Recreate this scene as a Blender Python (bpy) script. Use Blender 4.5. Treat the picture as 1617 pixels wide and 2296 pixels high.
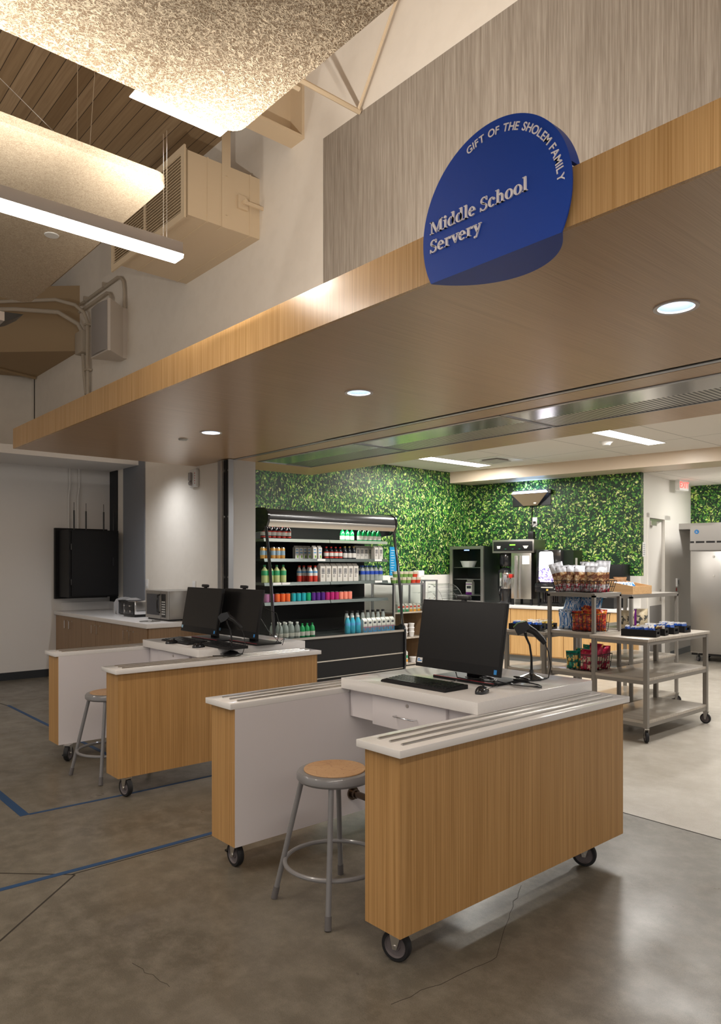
import bpy, bmesh, math, random
from mathutils import Vector, Matrix, Euler
random.seed(7)
PI = math.pi
R = math.radians
for o in list(bpy.data.objects):
    bpy.data.objects.remove(o)
S = bpy.context.scene
COL = S.collection

# ------------------------------------------------------------------ camera, world, exposure
IMG_W, IMG_H = 1617.0, 2296.0
FPX, HORIZON = 1631.1, 1263.3
YAW = 48.88
cam_d = bpy.data.cameras.new('camera')
cam = bpy.data.objects.new('camera', cam_d)
COL.objects.link(cam)
cam.location = (0, 0, 1.574)
cam.rotation_euler = (R(90), 0, R(YAW))
cam_d.sensor_fit = 'VERTICAL'
cam_d.sensor_height = 24.0
cam_d.lens = FPX / IMG_H * 24.0
cam_d.shift_y = (HORIZON - IMG_H / 2) / IMG_H
cam_d.clip_end = 80
S.camera = cam
S.view_settings.view_transform = 'Standard'
S.view_settings.look = 'None'
S.view_settings.exposure = 0.0
S.view_settings.gamma = 1.0
S.view_settings.use_curve_mapping = False
W = bpy.data.worlds.new('world')
S.world = W
W.use_nodes = True
W.node_tree.nodes['Background'].inputs[0].default_value = (1.0, 0.95, 0.90, 1)
W.node_tree.nodes['Background'].inputs[1].default_value = 0.47

P_PENDANT = 29.0      # watts of one downward lens
P_UP = 92.0
P_KITCHEN = 58.0
P_DOWNLIGHT = 1.8

# ------------------------------------------------------------------ helpers
class MB:
    """collects shapes; build() links them as ONE mesh object"""
    def __init__(s):
        s.v = []; s.f = []; s.m = []; s.mi = 0
    def mat(s, i):
        s.mi = i; return s
    def add(s, vs, fs):
        b = len(s.v)
        s.v += [tuple(p) for p in vs]
        s.f += [[b + i for i in f] for f in fs]
        s.m += [s.mi] * len(fs)
        return s
    def box(s, x0, x1, y0, y1, z0, z1, M=None):
        vs = [Vector((x, y, z)) for x in (x0, x1) for y in (y0, y1) for z in (z0, z1)]
        if M: vs = [M @ v for v in vs]
        return s.add(vs, [(0, 1, 3, 2), (4, 6, 7, 5), (0, 4, 5, 1), (2, 3, 7, 6), (0, 2, 6, 4), (1, 5, 7, 3)])
    def rbox(s, x0, x1, y0, y1, z0, z1, r=.004, M=None):
        """box with small 45 degree edge cuts"""
        bm = bmesh.new()
        bmesh.ops.create_cube(bm, size=1)
        for v in bm.verts:
            v.co = Vector(((x0 + x1) / 2 + v.co.x * (x1 - x0), (y0 + y1) / 2 + v.co.y * (y1 - y0), (z0 + z1) / 2 + v.co.z * (z1 - z0)))
        bmesh.ops.bevel(bm, geom=list(bm.edges), offset=r, segments=2, affect='EDGES', profile=.5)
        bm.verts.index_update()
        vs = [v.co.copy() for v in bm.verts]
        if M: vs = [M @ v for v in vs]
        fs = [[v.index for v in f.verts] for f in bm.faces]
        bm.free()
        return s.add(vs, fs)
    def prism(s, poly, a, b, axis='z', M=None):
        """poly: 2D list; axis z:(x,y) y:(x,z) x:(y,z)"""
        n = len(poly)
        def P(p, t):
            if axis == 'z': return Vector((p[0], p[1], t))
            if axis == 'y': return Vector((p[0], t, p[1]))
            return Vector((t, p[0], p[1]))
        vs = [P(p, a) for p in poly] + [P(p, b) for p in poly]
        if M: vs = [M @ v for v in vs]
        fs = [list(range(n))[::-1], list(range(n, 2 * n))] + [(i, (i + 1) % n, n + (i + 1) % n, n + i) for i in range(n)]
        return s.add(vs, fs)
    def tube(s, pts, r, n=8, closed=False, caps=True):
        pts = [Vector(p) for p in pts]
        k = len(pts)
        rr = r if isinstance(r, (list, tuple)) else [r] * k
        rings = []
        up = None
        for i, p in enumerate(pts):
            if closed: t = pts[(i + 1) % k] - pts[i - 1]
            else: t = pts[min(i + 1, k - 1)] - pts[max(i - 1, 0)]
            t.normalize()
            if up is None:
                up = Vector((0, 0, 1)) if abs(t.z) < .9 else Vector((1, 0, 0))
            a = t.cross(up)
            if a.length < 1e-5: a = t.orthogonal()
            a.normalize(); b = a.cross(t).normalized(); up = b
            rings.append([p + (a * math.cos(2 * PI * j / n) + b * math.sin(2 * PI * j / n)) * rr[i] for j in range(n)])
        vs = [q for rg in rings for q in rg]
        fs = []
        for i in range(k if closed else k - 1):
            i2 = (i + 1) % k
            for j in range(n):
                fs.append((i * n + j, i * n + (j + 1) % n, i2 * n + (j + 1) % n, i2 * n + j))
        if caps and not closed:
            fs += [list(range(n))[::-1], [(k - 1) * n + j for j in range(n)]]
        return s.add(vs, fs)
    def cyl(s, p0, p1, r, n=20, r2=None):
        return s.tube([p0, p1], [r, r if r2 is None else r2], n)
    def lathe(s, prof, n=20, c=(0, 0, 0), M=None, mats=None, cap=True):
        """prof: (r,z) list bottom to top"""
        c = Vector(c); vs = []; fs = []
        for (r, z) in prof:
            for j in range(n):
                v = Vector((r * math.cos(2 * PI * j / n), r * math.sin(2 * PI * j / n), z))
                if M: v = M @ v
                vs.append(v + c)
        b = len(s.v)
        s.v += [tuple(v) for v in vs]
        for i in range(len(prof) - 1):
            for j in range(n):
                s.f.append([b + i * n + j, b + i * n + (j + 1) % n, b + (i + 1) * n + (j + 1) % n, b + (i + 1) * n + j])
                s.m.append(mats[i] if mats else s.mi)
        if cap:
            s.f.append([b + j for j in range(n)][::-1]); s.m.append(mats[0] if mats else s.mi)
            s.f.append([b + (len(prof) - 1) * n + j for j in range(n)]); s.m.append(mats[-1] if mats else s.mi)
        return s
    def grid(s, nu, nv, fn):
        vs = [fn(i / nu, j / nv) for i in range(nu + 1) for j in range(nv + 1)]
        fs = [(i * (nv + 1) + j, (i + 1) * (nv + 1) + j, (i + 1) * (nv + 1) + j + 1, i * (nv + 1) + j + 1) for i in range(nu) for j in range(nv)]
        return s.add(vs, fs)
    def build(s, name, mats, parent=None, loc=None, smooth=35, recalc=True):
        me = bpy.data.meshes.new(name)
        me.from_pydata(s.v, [], s.f)
        if not isinstance(mats, (list, tuple)): mats = [mats]
        for m in mats: me.materials.append(m)
        me.polygons.foreach_set('material_index', [min(i, len(mats) - 1) for i in s.m])
        bm = bmesh.new(); bm.from_mesh(me)
        if recalc: bmesh.ops.recalc_face_normals(bm, faces=list(bm.faces))
        for e in bm.edges:
            if len(e.link_faces) == 2 and e.calc_face_angle(0) > R(smooth): e.smooth = False
        for f in bm.faces: f.smooth = True
        bm.to_mesh(me); bm.free()
        o = bpy.data.objects.new(name, me)
        COL.objects.link(o)
        if parent is not None: o.parent = parent
        if loc is not None: o.location = loc
        return o

def tag(o, label=None, cat=None, group=None, kind=None):
    if label: o['label'] = label
    if cat: o['category'] = cat
    if group: o['group'] = group
    if kind: o['kind'] = kind
    return o
def thing(name, label, cat, loc=(0, 0, 0), rz=0, group=None):
    o = bpy.data.objects.new(name, None)
    COL.objects.link(o)
    o.location = loc; o.rotation_euler = (0, 0, R(rz))
    o.empty_display_size = .05
    return tag(o, label, cat, group)
def copy_tree(o, parent=None, top=True):
    c = o.copy(); COL.objects.link(c)
    if parent is not None: c.parent = parent
    for ch in list(o.children): copy_tree(ch, c, False)
    return c
def struct(name, mb, m, **k):
    return tag(mb.build(name, m, **k), kind='structure')

# ------------------------------------------------------------------ materials
def base(name, color=(.5, .5, .5), rough=.5, metal=0.0, spec=.5, coat=0.0, trans=0.0, ior=1.45, emit=None, es=0.0, coat_rough=.1):
    m = bpy.data.materials.new(name); m.use_nodes = True
    b = m.node_tree.nodes['Principled BSDF']
    b.inputs['Base Color'].default_value = (*color, 1)
    b.inputs['Roughness'].default_value = rough
    b.inputs['Metallic'].default_value = metal
    b.inputs['Specular IOR Level'].default_value = spec
    b.inputs['Coat Weight'].default_value = coat
    b.inputs['Coat Roughness'].default_value = coat_rough
    b.inputs['Transmission Weight'].default_value = trans
    b.inputs['IOR'].default_value = ior
    if emit:
        b.inputs['Emission Color'].default_value = (*emit, 1)
        b.inputs['Emission Strength'].default_value = es
    return m
class NT:
    def __init__(s, m):
        s.m = m; s.t = m.node_tree; s.b = s.t.nodes['Principled BSDF']
    def n(s, typ, **k):
        x = s.t.nodes.new(typ)
        for a, v in k.items(): setattr(x, a, v)
        return x
    def l(s, a, b): s.t.links.new(a, b)
    def coord(s, scale=(1, 1, 1), out='Object', loc=(0, 0, 0), rot=(0, 0, 0)):
        c = s.n('ShaderNodeTexCoord'); mp = s.n('ShaderNodeMapping')
        mp.inputs['Scale'].default_value = scale; mp.inputs['Location'].default_value = loc; mp.inputs['Rotation'].default_value = rot
        s.l(c.outputs[out], mp.inputs['Vector']); return mp.outputs['Vector']
    def noise(s, vec, scale=5, detail=2, rough=.5, dist=0):
        x = s.n('ShaderNodeTexNoise'); s.l(vec, x.inputs['Vector'])
        x.inputs['Scale'].default_value = scale; x.inputs['Detail'].default_value = detail
        x.inputs['Roughness'].default_value = rough; x.inputs['Distortion'].default_value = dist
        return x.outputs['Fac']
    def ramp(s, fac, stops, interp='LINEAR'):
        x = s.n('ShaderNodeValToRGB'); x.color_ramp.interpolation = interp
        e = x.color_ramp.elements
        while len(e) < len(stops): e.new(.5)
        for i, (p, c) in enumerate(stops):
            e[i].position = p
            e[i].color = (c, c, c, 1) if isinstance(c, (int, float)) else (*c, 1)
        s.l(fac, x.inputs['Fac']); return x.outputs['Color']
    def mix(s, fac, a, b, typ='MIX'):
        x = s.n('ShaderNodeMix', data_type='RGBA', blend_type=typ)
        for sock, v in ((x.inputs[0], fac), (x.inputs[6], a), (x.inputs[7], b)):
            if isinstance(v, (int, float)): sock.default_value = v
            elif isinstance(v, tuple): sock.default_value = (*v, 1)
            else: s.l(v, sock)
        return x.outputs[2]
    def math(s, op, a, b=None, c=None):
        x = s.n('ShaderNodeMath', operation=op)
        for i, v in enumerate((a, b, c)):
            if v is None: continue
            if isinstance(v, (int, float)): x.inputs[i].default_value = v
            else: s.l(v, x.inputs[i])
        return x.outputs[0]
    def bump(s, h, strength=.3, dist=.002):
        x = s.n('ShaderNodeBump'); x.inputs['Strength'].default_value = strength; x.inputs['Distance'].default_value = dist
        s.l(h, x.inputs['Height']); s.l(x.outputs['Normal'], s.b.inputs['Normal'])
    def color(s, c): s.l(c, s.b.inputs['Base Color'])

def wood(name, c1, c2, grain='z', rough=.35, coat=.0, fine=1.0):
    m = base(name, c1, rough, coat=coat, coat_rough=.25); t = NT(m)
    hi = 210 * fine
    sc = {'z': (hi, hi, 1.3), 'y': (hi, 1.3, hi), 'x': (1.3, hi, hi)}[grain]
    v = t.coord(sc)
    f1 = t.noise(v, 1.0, 3, .6)
    sc2 = tuple(q * .12 for q in sc)
    f2 = t.noise(t.coord(sc2), 1.0, 2, .5)
    f = t.math('ADD', t.math('MULTIPLY', f1, .8), t.math('MULTIPLY', f2, .2))
    t.color(t.ramp(f, [(.36, c2), (.62, c1)]))
    t.bump(f1, .08, .001)
    return m
M = {}
M['oak'] = wood('oak_veneer', (.56, .325, .13), (.36, .19, .062), 'z', .42)
M['oak_y'] = wood('oak_veneer_soffit', (.56, .375, .215), (.45, .29, .16), 'y', .3, coat=.25)
M['oak_front'] = wood('oak_veneer_fascia', (.60, .37, .165), (.42, .235, .085), 'z', .27, coat=.2)
M['oak_dull'] = wood('oak_veneer_cabinet', (.34, .215, .12), (.23, .14, .075), 'z', .45)
M['maple'] = wood('maple_veneer', (.68, .43, .19), (.56, .33, .13), 'z', .4, fine=.4)
M['tray_wood'] = wood('beech_tray', (.66, .42, .21), (.52, .31, .14), 'x', .5, fine=.4)

def speckle(name, c, c2, rough, scale=400, spec=.5, coat=0):
    m = base(name, c, rough, spec=spec, coat=coat); t = NT(m)
    t.color(t.ramp(t.noise(t.coord(), scale, 2, .6), [(.38, c2), (.55, c)]))
    return m
M['quartz'] = speckle('white_quartz', (.86, .84, .83), (.72, .70, .69), .12, 900)
M['laminate'] = base('white_laminate', (.76, .72, .74), .38)
M['cream'] = speckle('cream_paint', (.84, .79, .715), (.82, .77, .695), .8, 6)
M['cream_lower'] = speckle('cream_wall_paint', (.66, .55, .42), (.64, .53, .40), .75, 6)
M['white_wall'] = base('white_wall_paint', (.74, .72, .70), .75)
M['kitchen_white'] = base('kitchen_white_panel', (.80, .77, .72), .45)
M['jamb'] = base('light_grey_jamb_paint', (.56, .54, .52), .6)
M['beige'] = base('beige_duct_paint', (.70, .57, .40), .55)
M['beige_dark'] = base('beige_slot_shade', (.36, .28, .18), .7)
M['duct_brown'] = base('tan_duct_paint', (.40, .29, .17), .65)
M['grey_band'] = base('blue_grey_paint', (.19, .20, .225), .7)
M['dark_band'] = base('charcoal_paint', (.022, .024, .028), .7)
M['steel'] = base('brushed_steel', (.62, .60, .57), .28, metal=1)
M['steel_dull'] = base('satin_steel_door', (.40, .385, .365), .34, metal=.95)
M['chrome'] = base('chrome', (.75, .75, .76), .12, metal=1)
M['bronze'] = base('dark_bronze_tube', (.16, .12, .09), .25, metal=1)
M['alum'] = base('aluminium_frame', (.42, .43, .45), .35, metal=.9)
M['stool_grey'] = base('grey_enamel', (.20, .195, .20), .3, coat=.5)
M['stand_grey'] = base('grey_powder_coat', (.27, .25, .225), .45, metal=.3)
M['rubber'] = base('black_rubber', (.012, .012, .014), .6)
M['wheel_grey'] = base('grey_wheel_hub', (.15, .13, .135), .4)
M['black'] = base('black_plastic', (.012, .012, .013), .35)
M['black_matte'] = base('black_enamel_steel', (.008, .008, .009), .5, spec=.3)
M['black_gloss'] = base('black_gloss_trim', (.018, .018, .02), .15, coat=.5)
M['screen'] = base('dark_screen_glass', (.010, .009, .009), .28, spec=.4)
M['bezel'] = base('matte_bezel', (.012, .012, .013), .5, spec=.35)
M['key'] = base('key_cap', (.02, .02, .022), .35)
M['red_trim'] = base('red_edge_trim', (.35, .015, .03), .4)
M['blue_sticker'] = base('blue_sticker', (.03, .25, .65), .4)
M['white'] = base('white_plastic', (.80, .79, .77), .45)
M['paper'] = base('white_paper', (.82, .81, .80), .7)
M['sign_blue'] = base('sign_blue', (.006, .06, .42), .4, spec=.3)
M['sign_letter'] = base('sign_lettering', (.90, .87, .93), .5)
M['tape'] = base('blue_floor_tape', (.015, .055, .14), .6)
M['crack'] = base('dark_floor_joint', (.03, .024, .018), .8)
M['baseboard'] = base('charcoal_vinyl_base', (.03, .034, .04), .55)
M['grey_base'] = base('grey_vinyl_base', (.22, .24, .25), .5)
M['conduit'] = base('painted_conduit', (.50, .44, .36), .5)
M['speaker_white'] = base('speaker_shell', (.62, .56, .50), .55)
M['speaker_grille'] = base('speaker_mesh', (.33, .31, .30), .6)
M['lens'] = base('pendant_lens', (1, 1, 1), .5, emit=(1.0, .92, .82), es=14)
M['lens_cool'] = base('kitchen_lens', (1, 1, 1), .5, emit=(1.0, .97, .92), es=12)
M['aluminium_body'] = base('pendant_housing', (.52, .48, .46), .45, metal=.3)
M['led_strip'] = base('cooler_lamp', (1, 1, 1), .5, emit=(1, .95, .85), es=6)
M['downlight'] = base('downlight_reflector', (.26, .31, .40), .3, metal=.4)
M['trim_ring'] = base('downlight_ring', (.62, .57, .54), .4)
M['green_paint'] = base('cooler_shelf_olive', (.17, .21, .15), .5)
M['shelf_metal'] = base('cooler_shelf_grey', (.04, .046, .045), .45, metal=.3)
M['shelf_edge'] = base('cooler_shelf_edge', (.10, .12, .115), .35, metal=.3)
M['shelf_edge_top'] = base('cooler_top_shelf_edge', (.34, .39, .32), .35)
M['glass'] = base('clear_glass', (.93, .97, .95), .02, trans=1.0, ior=1.12, spec=.3)
M['acrylic'] = base('clear_acrylic', (.96, .98, .98), .05, trans=1.0, ior=1.2)
M['dark_glass'] = base('tinted_door_glass', (.03, .035, .05), .05, coat=.3)
M['kick'] = base('grey_kick_plate', (.26, .25, .24), .5)
M['exit_red'] = base('exit_letters', (.9, .05, .05), .5, emit=(1, .08, .06), es=2.2)
M['blue_glow'] = base('blue_lamp_tube', (.8, .9, 1), .5, emit=(.45, .6, 1), es=9)
M['screen_lit'] = None
M['seat_board'] = None

def concrete(name, c1, c2, c3, rough):
    m = base(name, c1, rough, coat=.12, coat_rough=.2, spec=.5); t = NT(m)
    v = t.coord()
    a = t.noise(v, .9, 8, .68, .5)
    b = t.noise(v, 9, 6, .7)
    c = t.noise(v, 260, 2, .6)
    col = t.ramp(a, [(.32, c2), (.66, c1)])
    col = t.mix(t.ramp(b, [(.42, 0.0), (.66, .8)]), col, c3)
    col = t.mix(t.ramp(c, [(.34, .5), (.44, 0.0)]), col, tuple(q * .55 for q in c2))
    col = t.mix(t.ramp(c, [(.60, 0.0), (.70, .45)]), col, tuple(min(1, q * 1.9) for q in c1))
    t.color(col)
    r = t.ramp(t.noise(v, 3, 4, .6), [(.3, rough - .08), (.7, rough + .12)])
    t.l(r, t.b.inputs['Roughness'])
    t.bump(c, .05, .001)
    return m
M['floor_hall'] = concrete('polished_concrete', (.150, .132, .103), (.095, .082, .062), (.20, .178, .142), .35)
M['floor_kitchen'] = concrete('pale_epoxy_floor', (.43, .39, .335), (.38, .345, .29), (.48, .445, .39), .36)

# stranded wood-wool acoustic board
def woodwool(name, scale, c_hi, c_lo, strength):
    m = base(name, c_hi, .85); t = NT(m)
    tot = None
    for k in range(4):
        v = t.coord((1, 1, 1), loc=(k * 3.1, k * 1.7, k * 5.3), rot=(0, 0, k * .9))
        f = t.noise(v, scale * (1 + .17 * k), 1.5, .5, 1.2)
        ridge = t.math('ABSOLUTE', t.math('SUBTRACT', f, .5))
        line = t.math('SUBTRACT', 1.0, t.math('MINIMUM', t.math('MULTIPLY', ridge, 22.0), 1.0))
        line = t.math('MULTIPLY', line, 1.0 - k * .14)
        tot = line if tot is None else t.math('MAXIMUM', tot, line)
    t.color(t.ramp(tot, [(.0, c_lo), (.35, tuple(.55 * a + .45 * b for a, b in zip(c_hi, c_lo))), (.8, c_hi)]))
    t.bump(tot, strength, .006)
    return m
M['woodwool'] = woodwool('wood_wool_board', 25, (.62, .52, .38), (.17, .115, .065), .8)
M['woodwool_fine'] = woodwool('fine_wood_wool_board', 50, (.50, .42, .31), (.31, .245, .17), .4)

# printed foliage wall covering
def foliage():
    m = base('foliage_wall_print', (.1, .3, .05), .45); t = NT(m)
    v0 = t.coord((1, 1, 1))
    nz = t.n('ShaderNodeTexNoise'); t.l(v0, nz.inputs['Vector']); nz.inputs['Scale'].default_value = 9; nz.inputs['Detail'].default_value = 2
    add = t.n('ShaderNodeVectorMath', operation='MULTIPLY_ADD')
    t.l(nz.outputs['Color'], add.inputs[0]); add.inputs[1].default_value = (.16, .16, .16); t.l(v0, add.inputs[2])
    col = None
    for k, (sc, cover) in enumerate(((17, 1.0), (22, .55), (27, .5))):
        mp = t.n('ShaderNodeMapping'); mp.inputs['Rotation'].default_value = (.7 + k, .4 + 1.3 * k, .6 * k); mp.inputs['Scale'].default_value = (1.0, 2.1, 1.0); mp.inputs['Location'].default_value = (k * 2.3, k, 0)
        t.l(add.outputs[0], mp.inputs['Vector'])
        vo = t.n('ShaderNodeTexVoronoi'); t.l(mp.outputs[0], vo.inputs['Vector']); vo.inputs['Scale'].default_value = sc; vo.inputs['Randomness'].default_value = 1
        sep = t.n('ShaderNodeSeparateColor'); t.l(vo.outputs['Color'], sep.inputs[0])
        leaf = t.ramp(sep.outputs[0], [(.0, (.015, .08, .02)), (.3, (.045, .22, .035)), (.55, (.13, .42, .05)), (.78, (.46, .68, .10)), (1.0, (.90, .95, .42))])
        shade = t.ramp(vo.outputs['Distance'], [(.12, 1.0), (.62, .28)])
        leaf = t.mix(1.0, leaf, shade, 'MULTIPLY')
        mask = t.math('MULTIPLY', t.math('LESS_THAN', vo.outputs['Distance'], .42), t.math('GREATER_THAN', sep.outputs[1], 1 - cover))
        col = t.mix(mask, (.005, .028, .010) if col is None else col, leaf)
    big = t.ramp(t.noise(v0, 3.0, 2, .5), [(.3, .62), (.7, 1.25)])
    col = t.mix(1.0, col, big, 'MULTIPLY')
    t.color(col)
    return m
M['foliage'] = foliage()

def wallcover():
    m = base('woven_grey_wallcovering', (.3, .26, .22), .7); t = NT(m)
    f = t.noise(t.coord((90, 90, 2.2)), 1, 3, .7)
    t.color(t.ramp(f, [(.3, (.235, .20, .165)), (.5, (.325, .285, .24)), (.72, (.43, .385, .335))]))
    t.bump(f, .15, .001)
    return m
M['wallcover'] = wallcover()

def deck():
    m = base('timber_roof_deck', (.3, .2, .1), .65); t = NT(m)
    v = t.coord()
    sep = t.n('ShaderNodeSeparateXYZ'); t.l(v, sep.inputs[0])
    y = t.math('DIVIDE', sep.outputs[1], .145)
    fl = t.math('FLOOR', y); fr = t.math('FRACT', y)
    wn = t.n('ShaderNodeTexWhiteNoise', noise_dimensions='1D'); t.l(fl, wn.inputs['W'])
    tone = t.ramp(wn.outputs['Value'], [(0, (.34, .235, .13)), (.5, (.44, .315, .185)), (1, (.54, .40, .25))])
    g = t.noise(t.coord((1.5, 40, 1)), 1, 3, .6)
    tone = t.mix(t.ramp(g, [(.35, .35), (.6, 0.0)]), tone, (.24, .15, .08))
    gap = t.math('LESS_THAN', fr, .05)
    tone = t.mix(gap, tone, (.06, .04, .025))
    t.color(tone)
    return m
M['deck'] = deck()

def tiles():
    m = base('ceiling_tile', (.74, .70, .65), .85); t = NT(m)
    sep = t.n('ShaderNodeSeparateXYZ'); t.l(t.coord(), sep.inputs[0])
    fx = t.math('FRACT', t.math('DIVIDE', t.math('ADD', sep.outputs[0], 20.06), 1.22))
    fy = t.math('FRACT', t.math('DIVIDE', t.math('ADD', sep.outputs[1], 19.75), 1.52))
    g = t.math('MAXIMUM', t.math('LESS_THAN', fx, .012), t.math('LESS_THAN', fy, .010))
    t.color(t.mix(g, (.74, .70, .65), (.42, .39, .36)))
    return m
M['tiles'] = tiles()

def perforated():
    m = base('perforated_steel', (.5, .5, .5), .3, metal=.9); t = NT(m)
    sep = t.n('ShaderNodeSeparateXYZ'); t.l(t.coord(), sep.inputs[0])
    fx = t.math('FRACT', t.math('DIVIDE', sep.outputs[0], .036))
    g = t.math('LESS_THAN', fx, .5)
    t.color(t.mix(g, (.62, .60, .56), (.06, .055, .05)))
    t.l(t.math('SUBTRACT', 1.0, g), t.b.inputs['Metallic'])
    return m
M['perforated'] = perforated()

def seatboard():
    m = base('pressed_board_seat', (.5, .3, .15), .55); t = NT(m)
    v = t.coord()
    f = t.noise(v, 6, 4, .6, .5)
    ring = t.math('LESS_THAN', t.math('ABSOLUTE', t.math('SUBTRACT', t.noise(v, 4, 2, .5), .5)), .006)
    c = t.ramp(f, [(.3, (.46, .27, .135)), (.7, (.55, .345, .185))])
    c = t.mix(t.math('MULTIPLY', ring, .5), c, (.36, .20, .11))
    t.color(t.mix(t.ramp(t.noise(v, 120, 2, .5), [(.28, .8), (.34, 0.0)]), c, (.2, .1, .05)))
    return m
M['seat_board'] = seatboard()

def greywood():
    m = base('grey_laminate_shelf', (.4, .36, .31), .3, coat=.3); t = NT(m)
    f = t.noise(t.coord((3, 40, 40)), 1, 3, .6)
    t.color(t.ramp(f, [(.3, (.36, .315, .265)), (.7, (.50, .45, .385))]))
    return m
M['greywood'] = greywood()

def litscreen():
    m = base('dispenser_light_panel', (.9, .9, 1), .4, emit=(1, 1, 1), es=1.6); t = NT(m)
    v = t.coord()
    sep = t.n('ShaderNodeSeparateXYZ'); t.l(v, sep.inputs[0])
    f = t.noise(v, 30, 4, .7)
    k = t.ramp(sep.outputs[2], [(.46, (.60, .50, .66)), (.62, (.80, .80, .95)), (.75, (.95, .97, 1))])
    c = t.mix(t.math('MULTIPLY', t.math('LESS_THAN', sep.outputs[2], .60), t.math('GREATER_THAN', f, .52)), k, (.15, .12, .35))
    t.color(c); t.l(c, t.b.inputs['Emission Color'])
    return m
M['screen_lit'] = litscreen()
# ------------------------------------------------------------------ lamps (each with its own light)
def area(name, loc, sx, sy, watts, color, parent=None, rot=(0, 0, 0), spread=180):
    d = bpy.data.lights.new(name, 'AREA'); d.shape = 'RECTANGLE'; d.size = sx; d.size_y = sy
    d.energy = watts; d.color = color; d.spread = R(spread)
    o = bpy.data.objects.new(name, d); COL.objects.link(o); o.location = loc; o.rotation_euler = rot
    if parent: o.parent = parent
    return o
WARM = (1.0, .92, .82); NEUT = (1.0, .97, .92)

def pendant(x, y0, y1, z, label, group=None, end_boost=0):
    t = thing('linear_pendant', label, 'ceiling light', (x, y1, z), 0, group)
    L = y1 - y0
    b = MB(); b.prism([(-.052, .0), (.052, .0), (.056, .012), (.056, .064), (-.056, .064), (-.056, .012)], -L, -.006, 'y'); b.build('housing', M['aluminium_body'], t)
    l = MB(); l.prism([(-.054, .004), (-.046, -.014), (.046, -.014), (.054, .004)], -L + .01, .0, 'y'); l.build('lens', M['lens'], t)
    l = MB(); l.box(-.040, .040, -L + .02, -.02, .0635, .0648); l.build('upper_lens', M['lens'], t)
    for dy in (-.08, -L * .5, -L + .08):
        c = MB(); c.cyl((-.02, dy, .064), (-.02, dy, .64), .0016, 6); c.cyl((.02, dy, .064), (.02, dy, .64), .0016, 6); c.build('suspension_cable', M['steel'], t)
    area('pendant_lamp', (0, -L / 2, -.022), .10, L - .1, P_PENDANT * L / 3.8, WARM, t)
    area('pendant_uplamp', (0, -L / 2, .072), .075, L - .1, P_UP * L / 3.8, WARM, t, (PI, 0, 0))
    if end_boost: area('added_end_light', (0, -.05, .095), .07, .05, end_boost, WARM, t, (R(122), 0, 0))  # extra light, added at the pendant's end to brighten the upper wall
    return t
pendant(-3.555, -2.2, 1.82, 3.2, 'long glowing linear pendant hung between the two fibre ceiling boards', None, 62)
pendant(-6.905, -3.2, -.1, 3.2, 'linear pendant hanging beyond the left fibre board')
pendant(-.21, -2.2, 1.82, 3.2, 'long linear pendant hanging right of the large fibre board', None)
pendant(3.14, -2.2, 1.82, 3.2, 'long linear pendant hanging furthest right in the hall', None)

def downlight(x, y, watts, label):
    t = thing('recessed_downlight', label, 'ceiling light', (x, y, 2.743), 0, 'downlights in the wooden canopy')
    r = MB(); r.lathe([(.078, .004), (.080, -.004), (.098, -.006), (.099, .0)], 32, cap=False); r.build('trim_ring', M['trim_ring'], t)
    c = MB(); c.lathe([(.045, .10), (.066, .05), (.078, .004)], 32, cap=False); c.build('reflector', M['downlight'], t)
    l = MB(); l.lathe([(.0, .101), (.046, .101), (.046, .098), (.0, .098)], 24, cap=False); l.build('lamp_face', M['lens_dim'], t)
    d = bpy.data.lights.new('downlight_lamp', 'POINT'); d.energy = watts; d.color = (.93, .96, 1.0); d.shadow_soft_size = .03
    o = bpy.data.objects.new('downlight_lamp', d); COL.objects.link(o); o.parent = t; o.location = (0, 0, .065)
    return t
M['lens_dim'] = base('downlight_lamp_face', (.8, .85, 1), .5, emit=(.8, .9, 1), es=.6)
downlight(-1.552, 3.265, P_DOWNLIGHT, 'round recessed downlight in the canopy, the one right of the blue sign')
downlight(-3.757, 3.265, P_DOWNLIGHT, 'round recessed downlight in the middle of the canopy underside')
downlight(-5.77, 3.265, P_DOWNLIGHT * 1.6, 'round recessed downlight nearest the left end of the canopy')

# ------------------------------------------------------------------ setting
ZS = 2.743                                # canopy underside
m = MB(); m.box(-15, 7.5, -7, 4.28, -.12, 0); struct('floor', m, M['floor_hall'])
m = MB(); m.box(-8.6, 7.5, 4.28, 15, -.12, 0); struct('floor', m, M['floor_kitchen'])
m = MB(); m.box(-3.2, 7.5, 4.268, 4.276, -.001, .0012); m.box(-7.0, -3.2, 4.268, 4.276, -.001, .0012); struct('trim_1', m, M['crack'])
m = MB(); m.box(-15, 7.5, -7, 4.5, 6.42, 6.55); struct('ceiling', m, M['deck'])
# the tall wall between hall and kitchen, with the wide opening
m = MB(); m.box(-14.2, -7.28, 4.28, 4.5, 0, 6.42); m.box(-7.28, 7.5, 4.28, 4.5, ZS + .02, 6.42); struct('wall_back', m, M['cream'])
m = MB(); m.box(-7.28, -7.11, 4.30, 4.60, 0, ZS); struct('trim_2', m, M['jamb'])
m = MB(); m.box(-14.3, -14.2, -7, 4.5, 0, 6.42); struct('wall_left', m, M['cream'])
m = MB(); m.box(-14.2, -10.5, -7, 4.28, 0, 2.92); struct('wall_left', m, M['white_wall'])
m = MB(); m.box(-14.2, -9.51, -7, 4.28, 2.92, 3.03); struct('ceiling', m, M['white_wall'])
m = MB(); m.box(-10.5, -10.488, -7, 3.40, 0, .105); struct('baseboard_left', m, M['baseboard'])
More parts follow.
